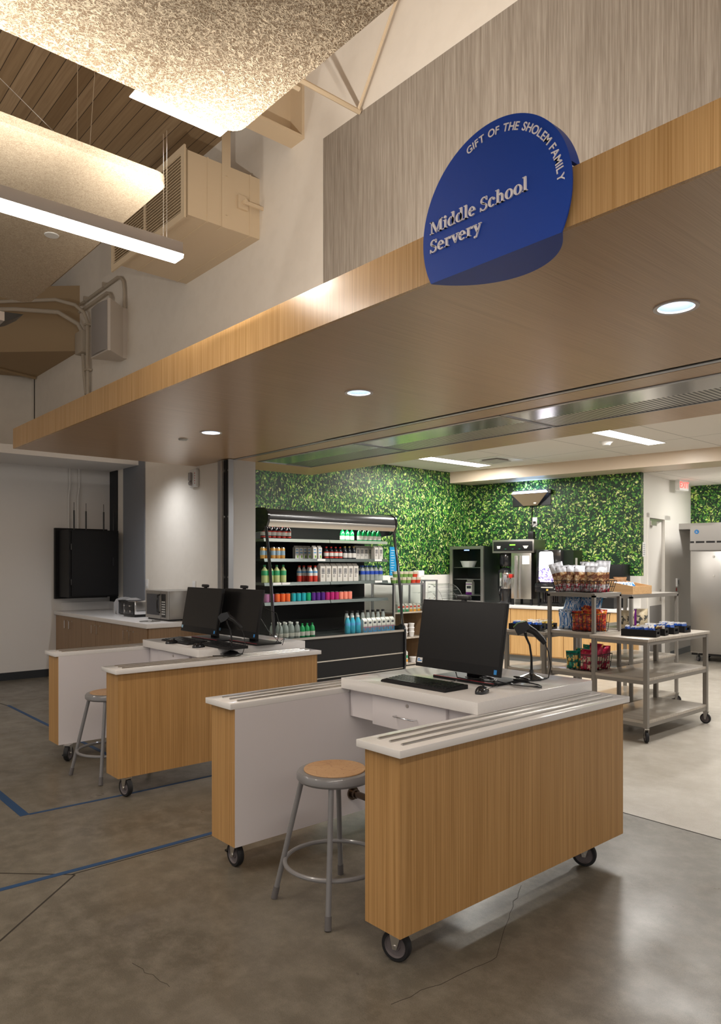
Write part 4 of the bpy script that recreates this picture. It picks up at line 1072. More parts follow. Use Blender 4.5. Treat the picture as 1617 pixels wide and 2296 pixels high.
coco = carton('coconut_carton', .062, .185, ['label_white', 'print_blue', 'lime_fruit'], [(.15, .85, .44, .52, 1), (.45, .8, .10, .28, 2), (.2, .7, .66, .74, 1)])
row(coco, [6.105, 6.195], F, z2, 'white carton with blue and lime print on the second shelf', 'carton', 'coconut cartons on the second shelf')
row(coco, [5.93, 6.0, 6.07, 6.14], -8.15, z2, 'white carton set back in the shade of the second shelf', 'carton', 'coconut cartons on the second shelf')
bw = carton('water_carton', .075, .20, ['carton_white', 'print_dark'], blocks)
row(bw, [7.235, 7.325], F + .01, z2, 'white printed carton at the right end of the second shelf', 'carton', 'white cartons on the second shelf')
row(bw, [7.00, 7.08, 7.16, 7.24], -8.11, z2, 'white printed carton set back on the second shelf', 'carton', 'white cartons on the second shelf')
lime = bottle('lemonade_bottle', .042, .235, ['lime_drink', 'label_green', 'cap_green'], [(.42, 0), (.68, 1)], neck=.34)
row(lime, [5.30, 5.39, 5.49, 5.595], F, z3, 'lime green drink bottle with green cap on the third shelf', 'bottle', 'green-capped bottles on the third shelf')
redb = bottle('milk_drink_bottle', .035, .225, ['label_white', 'label_red', 'print_blue', 'label_red'], [(.38, 1), (.56, 0), (.66, 2)], neck=.45)
row(redb, [6.045, 6.13], F, z3, 'white and red bottle in front on the third shelf', 'bottle', 'white and red bottles on the third shelf')
row(redb, [5.95, 6.03, 6.11], -8.10, z3, 'white and red bottle set back on the third shelf', 'bottle', 'white and red bottles on the third shelf')
bigc = carton('large_water_carton', .088, .255, ['carton_white', 'print_dark'], blocks)
row(bigc, [6.235, 6.335, 6.44, 6.54, 6.64, 6.74, 6.84], F, z3, 'tall white printed carton in the row on the third shelf', 'carton', 'tall white cartons on the third shelf')
wat = bottle('water_bottle', .038, .225, ['clear_plastic', 'label_blue', 'cap_blue'], [(.42, 0), (.64, 1)], neck=.36)
row(wat, [7.0, 7.09, 7.178, 7.266, 7.356], F, z3, 'clear water bottle with blue band in front on the third shelf', 'bottle', 'blue-banded water bottles on the third shelf')
row(wat, [7.04, 7.125, 7.21, 7.30], -8.06, z3, 'clear water bottle with blue band behind the front ones', 'bottle', 'blue-banded water bottles on the third shelf')
pm('can_orange', (.85, .16, .04), .25); pm('can_teal', (.02, .40, .46), .25); pm('can_green', (.01, .36, .16), .25); pm('can_purple', (.09, .02, .22), .25); pm('can_magenta', (.45, .02, .16), .25); pm('can_salmon', (.88, .28, .20), .25); pm('can_mauve', (.45, .18, .36), .25)
def cans(color, word, ys):
    p = can('soda_can', .036, .118, [color, 'can_silver'], [(.42, 0), (.46, 0), (.93, 0)])
    m = MB(); 
    row(p, ys, F + .02, z4, word + ' can on the fourth shelf', 'can', 'coloured cans on the fourth shelf')
cans('can_mauve', 'mauve', [5.315, 5.395]); cans('can_orange', 'orange', [5.485, 5.57, 5.652]); cans('can_teal', 'teal', [5.745, 5.829, 5.913])
cans('can_green', 'green', [5.996]); cans('can_purple', 'purple', [6.08, 6.162, 6.245]); cans('can_magenta', 'magenta', [6.328, 6.41, 6.492]); cans('can_salmon', 'salmon pink', [6.573, 6.655, 6.737])
zw = .60; FW = -7.72
clr = bottle('seltzer_bottle', .038, .21, ['clear_plastic', 'label_white', 'cap_white'], [(.12, 0), (.34, 1), (.5, 0)], neck=.4)
row(clr, [5.364, 5.455, 5.548, 5.638], FW, zw, 'clear bottle with white cap in front in the bottom well', 'bottle', 'clear bottles in the bottom well')
row(clr, [5.32, 5.41, 5.50, 5.59], FW - .1, zw, 'clear bottle with white cap in the second row of the well', 'bottle', 'clear bottles in the bottom well')
row(grn, [5.72, 5.80, 5.885], FW, zw, 'green glass bottle standing in the bottom well', 'bottle', 'green bottles in the bottom well')
tea = bottle('sport_bottle', .040, .245, ['teal_bottle', 'print_blue', 'cap_white'], [(.45, 0), (.6, 1)], neck=.5)
row(tea, [6.50, 6.59, 6.69], FW, zw, 'teal blue bottle with pale cap in the bottom well', 'bottle', 'teal bottles in the bottom well')
art = carton('art_carton', .074, .20, ['label_white', 'print_dark', 'print_blue', 'pink_print', 'orange_sun'], [(.2, .8, .60, .74, 1), (.0, 1, .0, .34, 2), (.0, 1, .30, .40, 3), (.3, .7, .12, .30, 4)])
row(art, [6.80, 6.888, 6.976, 7.064, 7.152, 7.24, 7.328], FW, zw, 'white carton with blue and orange print in the bottom well', 'carton', 'printed cartons in the bottom well')
bc = bottle('capped_bottle', .036, .30, ['clear_plastic', 'cap_black', 'cap_black'], [(.3, 0), (.4, 1)], neck=.6)
row(bc, [6.60, 6.70, 6.80, 6.90, 7.0, 7.1, 7.2, 7.3], -7.86, zw, 'black-capped bottle behind the cartons in the well', 'bottle', 'black-capped bottles in the bottom well')
# ------------------------------------------------------------------ grey display carts
def cart(x0, x1, y0, y1, levels, label, tall, wheels=True, lip=.035):
    cx, cy = (x0 + x1) / 2, (y0 + y1) / 2; hx, hy = (x1 - x0) / 2, (y1 - y0) / 2
    t = thing('display_cart' if not tall else 'display_stand', label, 'cart', (cx, cy, 0), 0, 'grey display carts')
    lg = .019 if not tall else .0155
    ztop = levels[0]
    wz = .125 if wheels else .02
    i_ = .012 if not tall else .0
    for sx in (-1, 1):
        for sy in (-1, 1):
            px, py = sx * (hx - lg - i_), sy * (hy - lg - i_)
            m = MB(); m.box(px - lg, px + lg, py - lg, py + lg, wz, ztop - .02); m.build('leg', M['stand_grey'], t)
            if wheels: caster(t, px, py, .05, wz + .001, random.Random(x0 * 7 + sx * 3 + sy).uniform(-100, 60), brake=False)
    for k, z in enumerate(levels):
        if tall and k == 0:
            m = MB(); m.box(-hx, hx, -hy, hy, z - .006, z); m.box(-hx, hx, -hy, -hy + .004, z - .038, z - .006); m.box(-hx, hx, hy - .004, hy, z - .038, z - .006); m.box(-hx, -hx + .004, -hy, hy, z - .038, z - .006); m.box(hx - .004, hx, -hy, hy, z - .038, z - .006)
            m.build('top_tray', M['stand_grey'], t)
        else:
            e = .0 if k == 0 else .016
            m = MB(); m.rbox(-hx + e, hx - e, -hy + e, hy - e, z - .026, z, .002); sh = m.build('tabletop' if k == 0 else 'shelf', M['greywood'], t)
            m = MB(); r = .02
            for a in (-1, 1):
                m.box(-hx + .045, hx - .045, a * (hy - .03) - .014, a * (hy - .03) + .014, z - .058, z - .026)
                m.box(a * (hx - .03) - .014, a * (hx - .03) + .014, -hy + .045, hy - .045, z - .058, z - .026)
            m.build('support_frame', M['stand_grey'], sh)
    return t
cart(-3.70, -3.13, 6.06, 7.30, [.91, .565, .19], 'grey rolling cart with two-level shelves holding black trays, at the right', False)
cart(-4.88, -4.346, 6.29, 7.0, [.87, .475, .19], 'grey rolling cart partly hidden behind the front computer', False)
cart(-4.235, -3.715, 6.17, 6.66, [1.29, .915, .54, .16], 'tall narrow grey stand with pretzel bags on its top', True)
cart(-4.45, -3.80, 7.02, 8.05, [1.25, .89, .56, .13], 'tall grey stand carrying the open wooden tray', True)

# bags: pillow shapes with crimped ends
def bag_mat(name, stops, grain, rough=.28, metal=.0):
    m = base(name, (.5, .5, .5), rough, metal=metal, coat=.3); t = NT(m)
    t.color(grain(t)); f = t.noise(t.coord((30, 30, 60)), 1, 3, .6); t.bump(f, .5, .006)
    return m
def pretz(t):
    v = t.coord(); sep = t.n('ShaderNodeSeparateXYZ'); t.l(v, sep.inputs[0])
    f = t.noise(v, 28, 3, .6)
    pic = t.ramp(f, [(.40, (.16, .05, .02)), (.52, (.55, .33, .15)), (.62, (.72, .58, .40))], 'CONSTANT')
    red = t.mix(t.math('GREATER_THAN', f, .5), (.58, .55, .58), (.42, .03, .06))
    z = sep.outputs[2]
    c = t.mix(t.math('LESS_THAN', z, .19), (.66, .68, .74), pic)
    return t.mix(t.math('LESS_THAN', z, .075), c, red)
def stripes(t):
    v = t.coord((1, 1, .12)); w = t.noise(v, 60, 1, .4, .4)
    return t.ramp(w, [(.0, (.02, .16, .48)), (.42, (.80, .82, .86)), (.49, (.03, .28, .62)), (.54, (.78, .80, .86)), (.60, (.02, .2, .5))], 'CONSTANT')
def spice(t):
    f = t.noise(t.coord(), 30, 3, .6)
    return t.ramp(f, [(.0, (.07, .015, .06)), (.40, (.35, .02, .02)), (.50, (.62, .10, .02)), (.58, (.70, .36, .03)), (.64, (.16, .03, .08))], 'CONSTANT')
def plainprint(c1, c2, c3):
    def g(t):
        v = t.coord(); f = t.noise(v, 22, 2, .5); sep = t.n('ShaderNodeSeparateXYZ'); t.l(v, sep.inputs[0])
        k = t.math('MULTIPLY', t.math('LESS_THAN', sep.outputs[2], .13), t.math('GREATER_THAN', f, .5))
        b = t.math('MULTIPLY', t.math('GREATER_THAN', sep.outputs[2], .17), t.math('GREATER_THAN', f, .60))
        return t.mix(b, t.mix(k, c1, c2), c3)
    return g
M['bag_pretzel'] = bag_mat('pretzel_bag_foil', None, pretz)
M['bag_stripe'] = bag_mat('blue_white_striped_foil', None, stripes)
M['bag_spice'] = bag_mat('red_orange_foil', None, spice)
M['bag_green'] = bag_mat('green_pouch', None, plainprint((.0, .22, .15), (.75, .50, .12), (.55, .42, .10)))
M['bag_red'] = bag_mat('crimson_pouch', None, plainprint((.42, .008, .05), (.70, .55, .40), (.55, .3, .08)))
M['bag_kraft'] = bag_mat('kraft_pouch', None, plainprint((.58, .49, .33), (.06, .06, .05), (.12, .08, .05)))
def bag(name, w, h, d, mt, loc, rz, tilt, label, cat, group, lean=0):
    m = MB()
    def f(sgn):
        def g(u, v):
            e = max(0.0, 1 - abs(2 * u - 1) ** 3) * max(0.0, math.sin(PI * min(1, max(0, (v - .06) / .86)))) ** .55
            wz = w * (1 - .10 * math.sin(PI * v))
            return Vector(((u - .5) * wz, sgn * d / 2 * e + .004 * math.sin(u * 19 + v * 7), v * h))
        return g
    m.grid(10, 14, f(-1)); m.grid(10, 14, f(1))
    o = m.build(name, mt, recalc=False, smooth=70)
    bm = bmesh.new(); bm.from_mesh(o.data); bmesh.ops.remove_doubles(bm, verts=bm.verts, dist=.0005); bmesh.ops.recalc_face_normals(bm, faces=bm.faces); bm.to_mesh(o.data); bm.free()
    o.location = loc; o.rotation_euler = (R(tilt), R(lean), R(rz))
    return tag(o, label, cat, group)
def wire_basket(x0, x1, y0, y1, z0, z1, label, n=9):
    cx, cy = (x0 + x1) / 2, (y0 + y1) / 2
    t = thing('wire_basket', label, 'basket', (cx, cy, z0)); hx, hy, h = (x1 - x0) / 2, (y1 - y0) / 2, z1 - z0
    r = .0028; k = .88
    m = MB()
    for f, z in ((1, h), ((1 + k) / 2, h * .5), (k, .004)):
        m.tube([(-hx * f, -hy * f, z), (hx * f, -hy * f, z), (hx * f, hy * f, z), (-hx * f, hy * f, z)], r * (1.3 if z == h else 1), 6, closed=True)
    m.build('rim_wires', M['black'], t)
    m = MB()
    for i in range(n + 1):
        a = -1 + 2 * i / n
        for sg in (-1, 1):
            m.tube([(a * hx, sg * hy, h), (a * hx * k, sg * hy * k, .004)], r, 5); m.tube([(sg * hx, a * hy, h), (sg * hx * k, a * hy * k, .004)], r, 5)
        m.tube([(a * hx * k, -hy * k, .004), (a * hx * k, hy * k, .004)], r, 5)
    m.build('side_wires', M['black'], t)
    return t
wire_basket(-4.20, -3.73, 6.20, 6.60, 1.292, 1.405, 'black wire basket of pretzel bags on top of the tall narrow stand')
g_ = 'pretzel bags in the top basket'
for i, (x, y, z, rz, tl, ln, sc, lb) in enumerate((
    (-4.13, 6.29, 1.30, 35, -6, -16, 1.08, 'silver and brown pretzel bag leaning out at the left end'),
    (-4.08, 6.25, 1.30, 30, -8, -8, .95, 'silver and brown pretzel bag in front, second from the left'),
    (-4.00, 6.25, 1.30, 50, -4, 2, .95, 'silver and brown pretzel bag turned sideways, third from the left'),
    (-3.93, 6.27, 1.30, 60, -4, 3, .95, 'silver and brown pretzel bag turned sideways, fourth from the left'),
    (-3.88, 6.30, 1.30, 10, -14, 4, 1.10, 'tallest front pretzel bag near the basket middle'),
    (-3.82, 6.26, 1.30, 5, -4, 3, .92, 'red-printed pretzel bag, second from the right'),
    (-3.765, 6.32, 1.30, 40, -3, 4, .92, 'red-printed pretzel bag at the right end'),
    (-3.95, 6.42, 1.30, 15, -2, 0, 1.08, 'pretzel bag standing in the back row, left'),
    (-3.80, 6.45, 1.30, 15, -2, 2, 1.12, 'pretzel bag standing tallest in the back row, right'))):
    bag('pretzel_bag', .14, .27 * sc, .06, M['bag_pretzel'], (x, y, z), rz, tl, lb, 'snack bag', g_, ln)
for i, (x, y, z, rz, tl, ln, h) in enumerate(((-4.16, 6.38, .916, 20, -4, -3, .20), (-4.08, 6.36, .916, 35, 0, 2, .20), (-4.13, 6.46, .916, 10, 0, 0, .33), (-4.03, 6.53, .916, 30, 2, 3, .34), (-4.12, 6.37, 1.08, 20, -10, 12, .17), (-3.97, 6.54, .916, 15, 0, 8, .33), (-4.15, 6.55, .916, 15, 0, -3, .34))):
    bag('striped_snack_bag', .14, h, .07, M['bag_stripe'], (x, y, z), rz, tl, 'blue and white striped bag in the heap at the stand shelf, ' + ('front left', 'front right', 'middle left', 'rear right', 'lying on top', 'leaning right', 'rear left')[i], 'snack bag', 'striped bags heaped beside the basket', ln)
wire_basket(-3.99, -3.72, 6.19, 6.46, .917, 1.09, 'black wire basket of red and orange bags on the middle stand shelf', 6)
for i, (x, y, rz, ln, h) in enumerate(((-3.93, 6.25, 12, -3, .19), (-3.83, 6.25, 5, 2, .20), (-3.88, 6.32, 0, 4, .24), (-3.77, 6.34, 30, 3, .21), (-3.92, 6.38, 8, 0, .22))):
    bag('spicy_snack_bag', .135, h, .055, M['bag_spice'], (x, y, .923), rz, -3, 'red and orange foil bag in the middle basket, ' + ('front left', 'front right', 'raised in the centre', 'right corner', 'back left')[i], 'snack bag', 'red foil bags in the middle basket', ln)
wire_basket(-4.03, -3.72, 6.19, 6.50, .542, .70, 'black wire basket of green and crimson bags on the low stand shelf', 7)
for i, (x, y, rz, ln, h, mt, w_) in enumerate(((-3.985, 6.23, 10, -4, .175, 'bag_green', 'green'), (-3.92, 6.28, 6, 0, .20, 'bag_green', 'green'), (-3.90, 6.36, 6, 2, .23, 'bag_green', 'green'), (-3.84, 6.23, 8, 1, .20, 'bag_red', 'crimson'), (-3.80, 6.32, 20, 3, .255, 'bag_red', 'crimson'), (-3.76, 6.42, 60, 3, .23, 'bag_red', 'crimson'))):
    bag('snack_pouch', .13, h, .05, M[mt], (x, y, .548), rz, -3, w_ + ' pouch in the low wire basket, ' + ('nearest', 'middle', 'farthest', 'nearest', 'middle', 'farthest')[i] + ' of its colour', 'snack bag', w_ + ' pouches in the low basket', ln)
bag('kraft_snack_pouch', .16, .19, .06, M['bag_kraft'], (-3.91, 7.12, .892), 10, -3, 'tan paper pouch with dark picture on the far stand shelf, facing front', 'snack bag', 'tan pouches')
bag('kraft_snack_pouch', .16, .20, .06, M['bag_kraft'], (-3.86, 7.34, .892), 60, -3, 'tan paper pouch turned sideways on the far stand shelf', 'snack bag', 'tan pouches')
t = thing('purple_snack_pouch', 'purple and white pouch leaning on the tan pouches', 'snack bag', (-3.87, 7.22, .892))
m = MB(); m.box(-.01, .01, -.06, .06, .03, .20); o = m.build('pouch', pm('purple_foil', (.14, .01, .20), .3), t); t.rotation_euler = (0, R(0), R(30))
# open wooden tray on the far stand
t = thing('wooden_tray', 'open slant-sided wooden tray with blue bags on the far grey stand', 'tray', (-4.02, 7.28, 1.252), 0)
m = MB()
m.box(-.21, .20, -.20, .20, 0, .012); m.box(-.21, -.198, -.20, .20, .012, .15)
m.prism([(-.21, .012), (.20, .012), (.20, .085), (-.21, .15)], -.20, -.188, 'y'); m.prism([(-.21, .012), (.20, .012), (.20, .085), (-.21, .15)], .188, .20, 'y'); m.box(.188, .20, -.188, .188, .012, .085)
m.build('tray_box', M['tray_wood'], t)
for i in range(4):
    bag('blue_snack_bag', .12, .13, .05, M['bag_stripe'], (-4.10 + .07 * i, 7.22 + .03 * (i % 2), 1.268), 25 * i, -35, 'small blue bag lying in the wooden tray, %s from the left' % ORD[i], 'snack bag', 'small blue bags in the wooden tray')
bag('brown_snack_bag', .14, .16, .05, M['bag_kraft2'] if 'bag_kraft2' in M else M.setdefault('bag_kraft2', base('brown_paper', (.30, .15, .06), .6)), (-4.12, 7.35, 1.268), 20, -10, 'brown paper bag standing at the back of the wooden tray', 'snack bag', None)

# black trays full of wrapped bars
def bar_tray(x, y, z, w, d, rz, nb, color, label, group, mix=None):
    t = thing('bar_tray', label, 'tray', (x, y, z), rz, group)
    h = .062; q = .006
    m = MB(); hx, hy = w / 2, d / 2
    m.box(-hx, hx, -hy, hy, 0, q)
    m.box(-hx, hx, -hy, -hy + q, q, h); m.box(-hx, hx, hy - q, hy, q, h); m.box(-hx, -hx + q, -hy + q, hy - q, q, h)
    s_ = min(.035, hy * .55)                                   # handle hole in the right end
    m.box(hx - q, hx, -hy + q, -s_, q, h); m.box(hx - q, hx, s_, hy - q, q, h); m.box(hx - q, hx, -s_, s_, q, .022); m.box(hx - q, hx, -s_, s_, .046, h)
    m.build('tray_box', M['black_matte'], t)
    rr = random.Random(int(abs(x * 1000 + y * 77)))
    for i in range(nb):
        u = -hx + .02 + (w - .04) * (i + .5) / nb
        m = MB(); wd = min(.05, hy - .01)
        a = rr.uniform(-.25, .25)
        Mt = Matrix.Rotation(a, 4, 'Y')
        m.mat(0); m.prism([(-wd, 0), (wd, 0), (wd, .06), (-wd, .06)], -.0045, .0045, 'x', Mt); m.mat(1); m.prism([(-wd, .06), (wd, .06), (wd * .98, .072), (-wd * .98, .072)], -.0015, .0015, 'x', Mt)
        cc = color if mix is None else mix[i % len(mix)]
        o = m.build('wrapped_bar', [M[cc], M['label_white']])
        p = Matrix.Rotation(R(rz), 3, 'Z') @ Vector((u, rr.uniform(-.004, .004), 0)); o.location = (x + p.x, y + p.y, z + .012 + rr.uniform(0, .012)); o.rotation_euler = (0, 0, R(rz) + rr.uniform(-.12, .12))
        tag(o, 'wrapped bar, %s from the left in the %s' % (ORD[i] if i < 12 else 'last', group), 'snack bar', 'bars in the ' + group)
    return t
pm('wrap_blue', (.03, .12, .50), .25, coat=.3); pm('wrap_yellow', (.72, .50, .10), .3); pm('wrap_brown', (.22, .07, .03), .3); pm('wrap_white', (.7, .66, .62), .3)
ct = .912
bar_tray(-3.325, 6.30, ct, .31, .13, 12, 12, 'wrap_blue', 'long black tray of blue bars nearest the front on the right cart', 'front tray of blue bars')
bar_tray(-3.335, 6.50, ct, .30, .10, 8, 9, 'wrap_yellow', 'black tray of mixed yellow bars, second on the right cart', 'second tray of yellow bars', mix=['wrap_yellow', 'wrap_brown', 'wrap_white'])
bar_tray(-3.345, 6.72, ct, .30, .12, 4, 9, 'wrap_blue', 'black tray of pale blue bars, third on the right cart', 'third tray of bars')
bar_tray(-3.345, 6.96, ct, .30, .13, 0, 11, 'wrap_blue', 'black tray of blue bars, farthest on the right cart', 'farthest tray of blue bars')
bar_tray(-4.66, 6.42, .872, .36, .14, 10, 12, 'wrap_blue', 'long black tray of blue bars on the cart behind the computer', 'left tray of blue bars')
bar_tray(-4.67, 6.66, .872, .34, .14, 6, 10, 'wrap_yellow', 'black tray of yellow bars behind the blue ones on the left cart', 'left tray of yellow bars', mix=['wrap_yellow', 'wrap_brown', 'wrap_yellow'])
t = thing('acrylic_cup', 'clear tall acrylic holder with colourful packets beside the striped bags', 'holder', (-4.42, 6.36, .872))
m = MB(); m.box(-.03, .03, -.03, .03, 0, .005); m.box(-.03, -.027, -.03, .03, .005, .13); m.box(.027, .03, -.03, .03, .005, .13); m.box(-.027, .027, .027, .03, .005, .13); m.box(-.027, .027, -.03, -.027, .005, .13); m.build('holder', M['acrylic'], t)

# ------------------------------------------------------------------ kitchen counters and equipment
TB = .90
def BT(name, label, cat, s, off, z, group=None): return thing(name, label, cat, tuple(B(s, off, z)), 9, group)
t = BT('back_counter', 'pale wood base cabinets with white worktop along the green back wall', 'counter', 0, 0, 0)
m = MB(); m.box(.66, 2.98, -.64, -.0, .10, TB - .05); m.build('cabinet_body', M['maple'], t)
m = MB(); m.rbox(0.01, 3.0, -.68, -.0, TB - .05, TB, .003); m.build('worktop', M['quartz'], t)
m = MB(); m.box(.66, 2.98, -.58, -.0, 0, .10); m.build('toe_kick', M['grey_base'], t)
for i in range(5):
    m = MB(); m.box(.70 + .455 * i, 1.145 + .455 * i, -.658, -.641, .12, TB - .06); m.build('cabinet_door', M['maple'], t)
t = thing('side_wall_counter', 'wooden cabinets with white worktop along the left green wall', 'counter', (-8.52, 8.9, 0))
m = MB(); m.box(.0, .62, -.58, .43, .10, TB - .05); m.build('cabinet_body', M['maple'], t)
m = MB(); m.rbox(.0, .66, -.58, .44, TB - .05, TB, .003); m.build('worktop', M['quartz'], t)
# open shelf unit with glass-sided top
t = thing('open_shelf_unit', 'steel-framed wooden shelf unit with cups and boxes beside the drinks cooler', 'shelf unit', (-8.18, 7.93, 0))
for sx in (-.24, .24):
    for sy in (-.33, .30):
        m = MB(); m.box(sx - .016, sx + .016, sy - .016, sy + .016, 0, 1.27); m.build('post', M['alum'], t)
m = MB(); m.box(-.26, .26, -.35, .32, 1.245, 1.27); m.build('top_frame', M['alum'], t)
for z in (.02, .42, .81):
    m = MB(); m.box(-.255, .255, -.345, .315, z, z + .022); m.build('shelf', M['greywood'], t)
m = MB(); m.box(-.25, -.235, -.34, .31, .05, .80); m.box(-.22, .22, .305, .318, .05, .80); m.build('wood_panel', M['oak_dull'], t)
m = MB(); m.box(.252, .256, -.31, .285, .84, 1.24); m.box(-.22, .22, .306, .310, .84, 1.24); m.build('glass_pane', M['glass'], t)
pm('cup_box_green', (.16, .30, .07)); pm('cup_box_red', (.55, .05, .02)); pm('cup_white', (.75, .73, .72), .4); pm('box_cream', (.62, .55, .42))
def noodle(c1, c2):
    m = MB(); m.lathe([(.036, 0), (.044, .05), (.047, .085), (.048, .09), (.001, .091)], 14, mats=[0, 1, 2, 2]); return m.build('food_cup', [M[c1], M[c2], M['label_white']])
for zi, z in enumerate((1.271, 1.362)):
    ys = [7.62 + .105 * i for i in range(6)] if zi == 0 else [7.66 + .105 * i for i in range(5)]
    for i, y in enumerate(ys):
        red = (i >= 4); p = noodle('cup_box_red' if red else 'cup_box_green', 'box_cream'); p.location = (-7.97, y, z)
        tag(p, '%s food cup in the %s layer on the shelf unit, %s from the left' % ('red' if red else 'green', 'lower' if zi == 0 else 'upper', ORD[i]), 'food cup', 'food cups on top of the shelf unit')
m = MB(); m.rbox(-.06, .06, -.06, .06, 0, .10, .004); m.box(.0605, .062, -.03, .03, .02, .08); tag(m.build('white_box', [M['paper']], loc=(-8.0, 8.20, 1.362)), 'white box at the right end above the red food cups', 'box')
for i in range(6):
    p = carton('juice_box', .06, .125, ['label_white', 'label_green' if i < 3 else 'orange_sun', 'label_red'], [(.0, 1, .0, .3, 1), (.1, .9, .5, .7, 2)]); p.location = (-7.98, 7.72 + .085 * i, .833)
    tag(p, 'small white carton behind glass in the shelf unit, %s from the left' % ORD[i], 'carton', 'small cartons in the shelf unit')
def cupstack(x, y, z, n, r, label, lid='cup_white'):
    t = thing('stacked_cups', label, 'cups', (x, y, z))
    for i in range(n):
        m = MB(); m.lathe([(r * .72, 0), (r * .98, .07), (r * 1.04, .074), (r, .082), (.001, .083)], 18); m.build('cup', M['cup_white'], t).location = (0, 0, i * .062)
cupstack(-7.985, 7.87, .443, 3, .052, 'stack of white cups on the middle shelf, the left stack')
cupstack(-7.985, 8.02, .443, 3, .046, 'stack of lidded white cups on the middle shelf, the right stack')
cupstack(-7.985, 8.05, .043, 1, .055, 'single white tub on the bottom shelf of the unit')
p = carton('tall_carton', .07, .20, ['label_white', 'label_green', 'orange_sun'], [(.0, 1, .4, .6, 1), (0, 1, .1, .3, 2)]); p.location = (-7.985, 7.87, .043); tag(p, 'tall white and green carton on the bottom shelf of the unit', 'carton')
t = thing('hanging_menu', 'narrow blue printed banner fixed to the left green wall', 'sign', (-8.515, 8.13, 1.38))
m = MB(); m.box(0, .006, -.075, .075, 0, .46); m.build('banner', pm('banner_blue', (.01, .22, .45), .5), t)
m = MB()
for k in range(10): m.box(.006, .0075, -.05, .03 - .01 * (k % 3), .04 + .04 * k, .047 + .04 * k)
m.build('small_print', M['label_white'], t)
# acrylic bakery case and small glass cabinet
t = thing('acrylic_bakery_case', 'clear curved acrylic bakery case on the left counter', 'display case', (-8.16, 8.98, TB))
m = MB()
def arc(y0, y1, r, x0): 
    return [(x0 + r * math.sin(PI / 2 * k / 10), r * math.cos(PI / 2 * k / 10)) for k in range(11)]
for zz, rr in ((.0, .34), (.0, .22)):
    pts = [(-.15 + rr * math.sin(PI / 2 * k / 10), zz + rr * math.cos(PI / 2 * k / 10)) for k in range(11)]
    for (x0, z0), (x1, z1) in zip(pts, pts[1:]): m.box(min(x0, x1), max(x0, x1) + .001, -.25, .25, min(z0, z1), max(z0, z1) + .001) if False else m.prism([(x0, z0), (x1, z1), (x1 - .004, z1 - .004), (x0 - .004, z0 - .004)], -.25, .25, 'y')
m.build('curved_cover', M['acrylic'], t)
m = MB()
for yy in (-.25, .25): m.prism([(-.15, 0)] + [(-.15 + .34 * math.sin(PI / 2 * k / 10), .34 * math.cos(PI / 2 * k / 10)) for k in range(11)], yy - .003, yy + .003, 'y')
m.build('side_panel', M['acrylic'], t)
t = thing('glass_pastry_cabinet', 'small steel-edged glass cabinet beside the shelf unit', 'display case', (-8.2, 8.50, TB))
m = MB()
for sx in (-.17, .17):
    for sy in (-.14, .14): m.box(sx - .012, sx + .012, sy - .012, sy + .012, 0, .40)
m.box(-.182, .182, -.152, .152, .39, .41); m.box(-.182, .182, -.152, .152, 0, .02); m.build('frame', M['alum'], t)
m = MB(); m.box(.176, .18, -.13, .13, .02, .39); m.box(-.15, .16, -.13, .13, .20, .205); m.build('glass_pane', M['glass'], t)
for (y, z) in ((-.05, .12), (.06, .12), (-.05, .30), (.06, .30)):
    m = MB(); m.lathe([(.0, 0), (.010, .0), (.006, .012), (.010, .02), (0, .021)], 10, (.18, y, z), Matrix.Rotation(R(90), 4, 'Y'), cap=False); m.build('door_knob', M['chrome'], t)

# glass-door mini fridge
t = BT('glass_door_fridge', 'small countertop fridge with framed glass door on the back counter', 'refrigerator', .33, .38, TB)
m = MB(); W2, D2, H2 = .33, .26, .965
m.box(-W2, -W2 + .03, -D2, D2, 0, H2); m.box(W2 - .03, W2, -D2, D2, 0, H2); m.box(-W2 + .03, W2 - .03, -D2, D2, H2 - .04, H2); m.box(-W2 + .03, W2 - .03, -D2, D2, 0, .04); m.box(-W2 + .03, W2 - .03, D2 - .02, D2, .04, H2 - .04); m.build('cabinet', pm('fridge_black', (.015, .02, .018), .3), t)
m = MB(); f0 = -D2 - .035
m.box(-W2, -W2 + .055, f0, -D2 - .002, 0, H2); m.box(W2 - .055, W2, f0, -D2 - .002, 0, H2); m.box(-W2 + .055, W2 - .055, f0, -D2 - .002, H2 - .05, H2); m.box(-W2 + .055, W2 - .055, f0, -D2 - .002, 0, .05); dr = m.build('door_frame', M['steel_dull'], t)
m = MB(); m.box(-W2 + .055, W2 - .055, -D2 - .02, -D2 - .014, .05, H2 - .05); m.build('door_glass', M['glass'], dr)
m = MB(); m.box(-.05, .05, -D2 - .0225, -D2 - .0205, H2 - .075, H2 - .06); m.build('digital_readout', M['blue_glow2'] if 'blue_glow2' in M else M.setdefault('blue_glow2', base('blue_digits', (.2, .3, 1), .5, emit=(.25, .4, 1), es=2.5)), dr)
for z in (.13, .40, .60):
    m = MB(); m.box(-W2 + .04, W2 - .04, -.22, .22, z, z + .008); m.build('wire_shelf', M['steel_dull'], t)
m = MB(); m.lathe([(.10, 0), (.14, .10), (.145, .10), (.146, .105), (.001, .104)], 24); o = m.build('white_bowl', M['cup_white']); o.location = B(.27, .50, TB + .61); tag(o, 'white bowl on the top shelf inside the glass-door fridge', 'bowl')
p = carton('milk_carton', .11, .25, ['label_white', 'print_dark', 'purple_foil'], [(.15, .85, .42, .6, 1), (.0, 1, .0, .18, 2), (0, 1, .70, .76, 2)]); p.location = B(.30, .50, TB + .14); p.rotation_euler = (0, 0, R(-75)); tag(p, 'white and purple milk carton inside the glass-door fridge', 'carton')

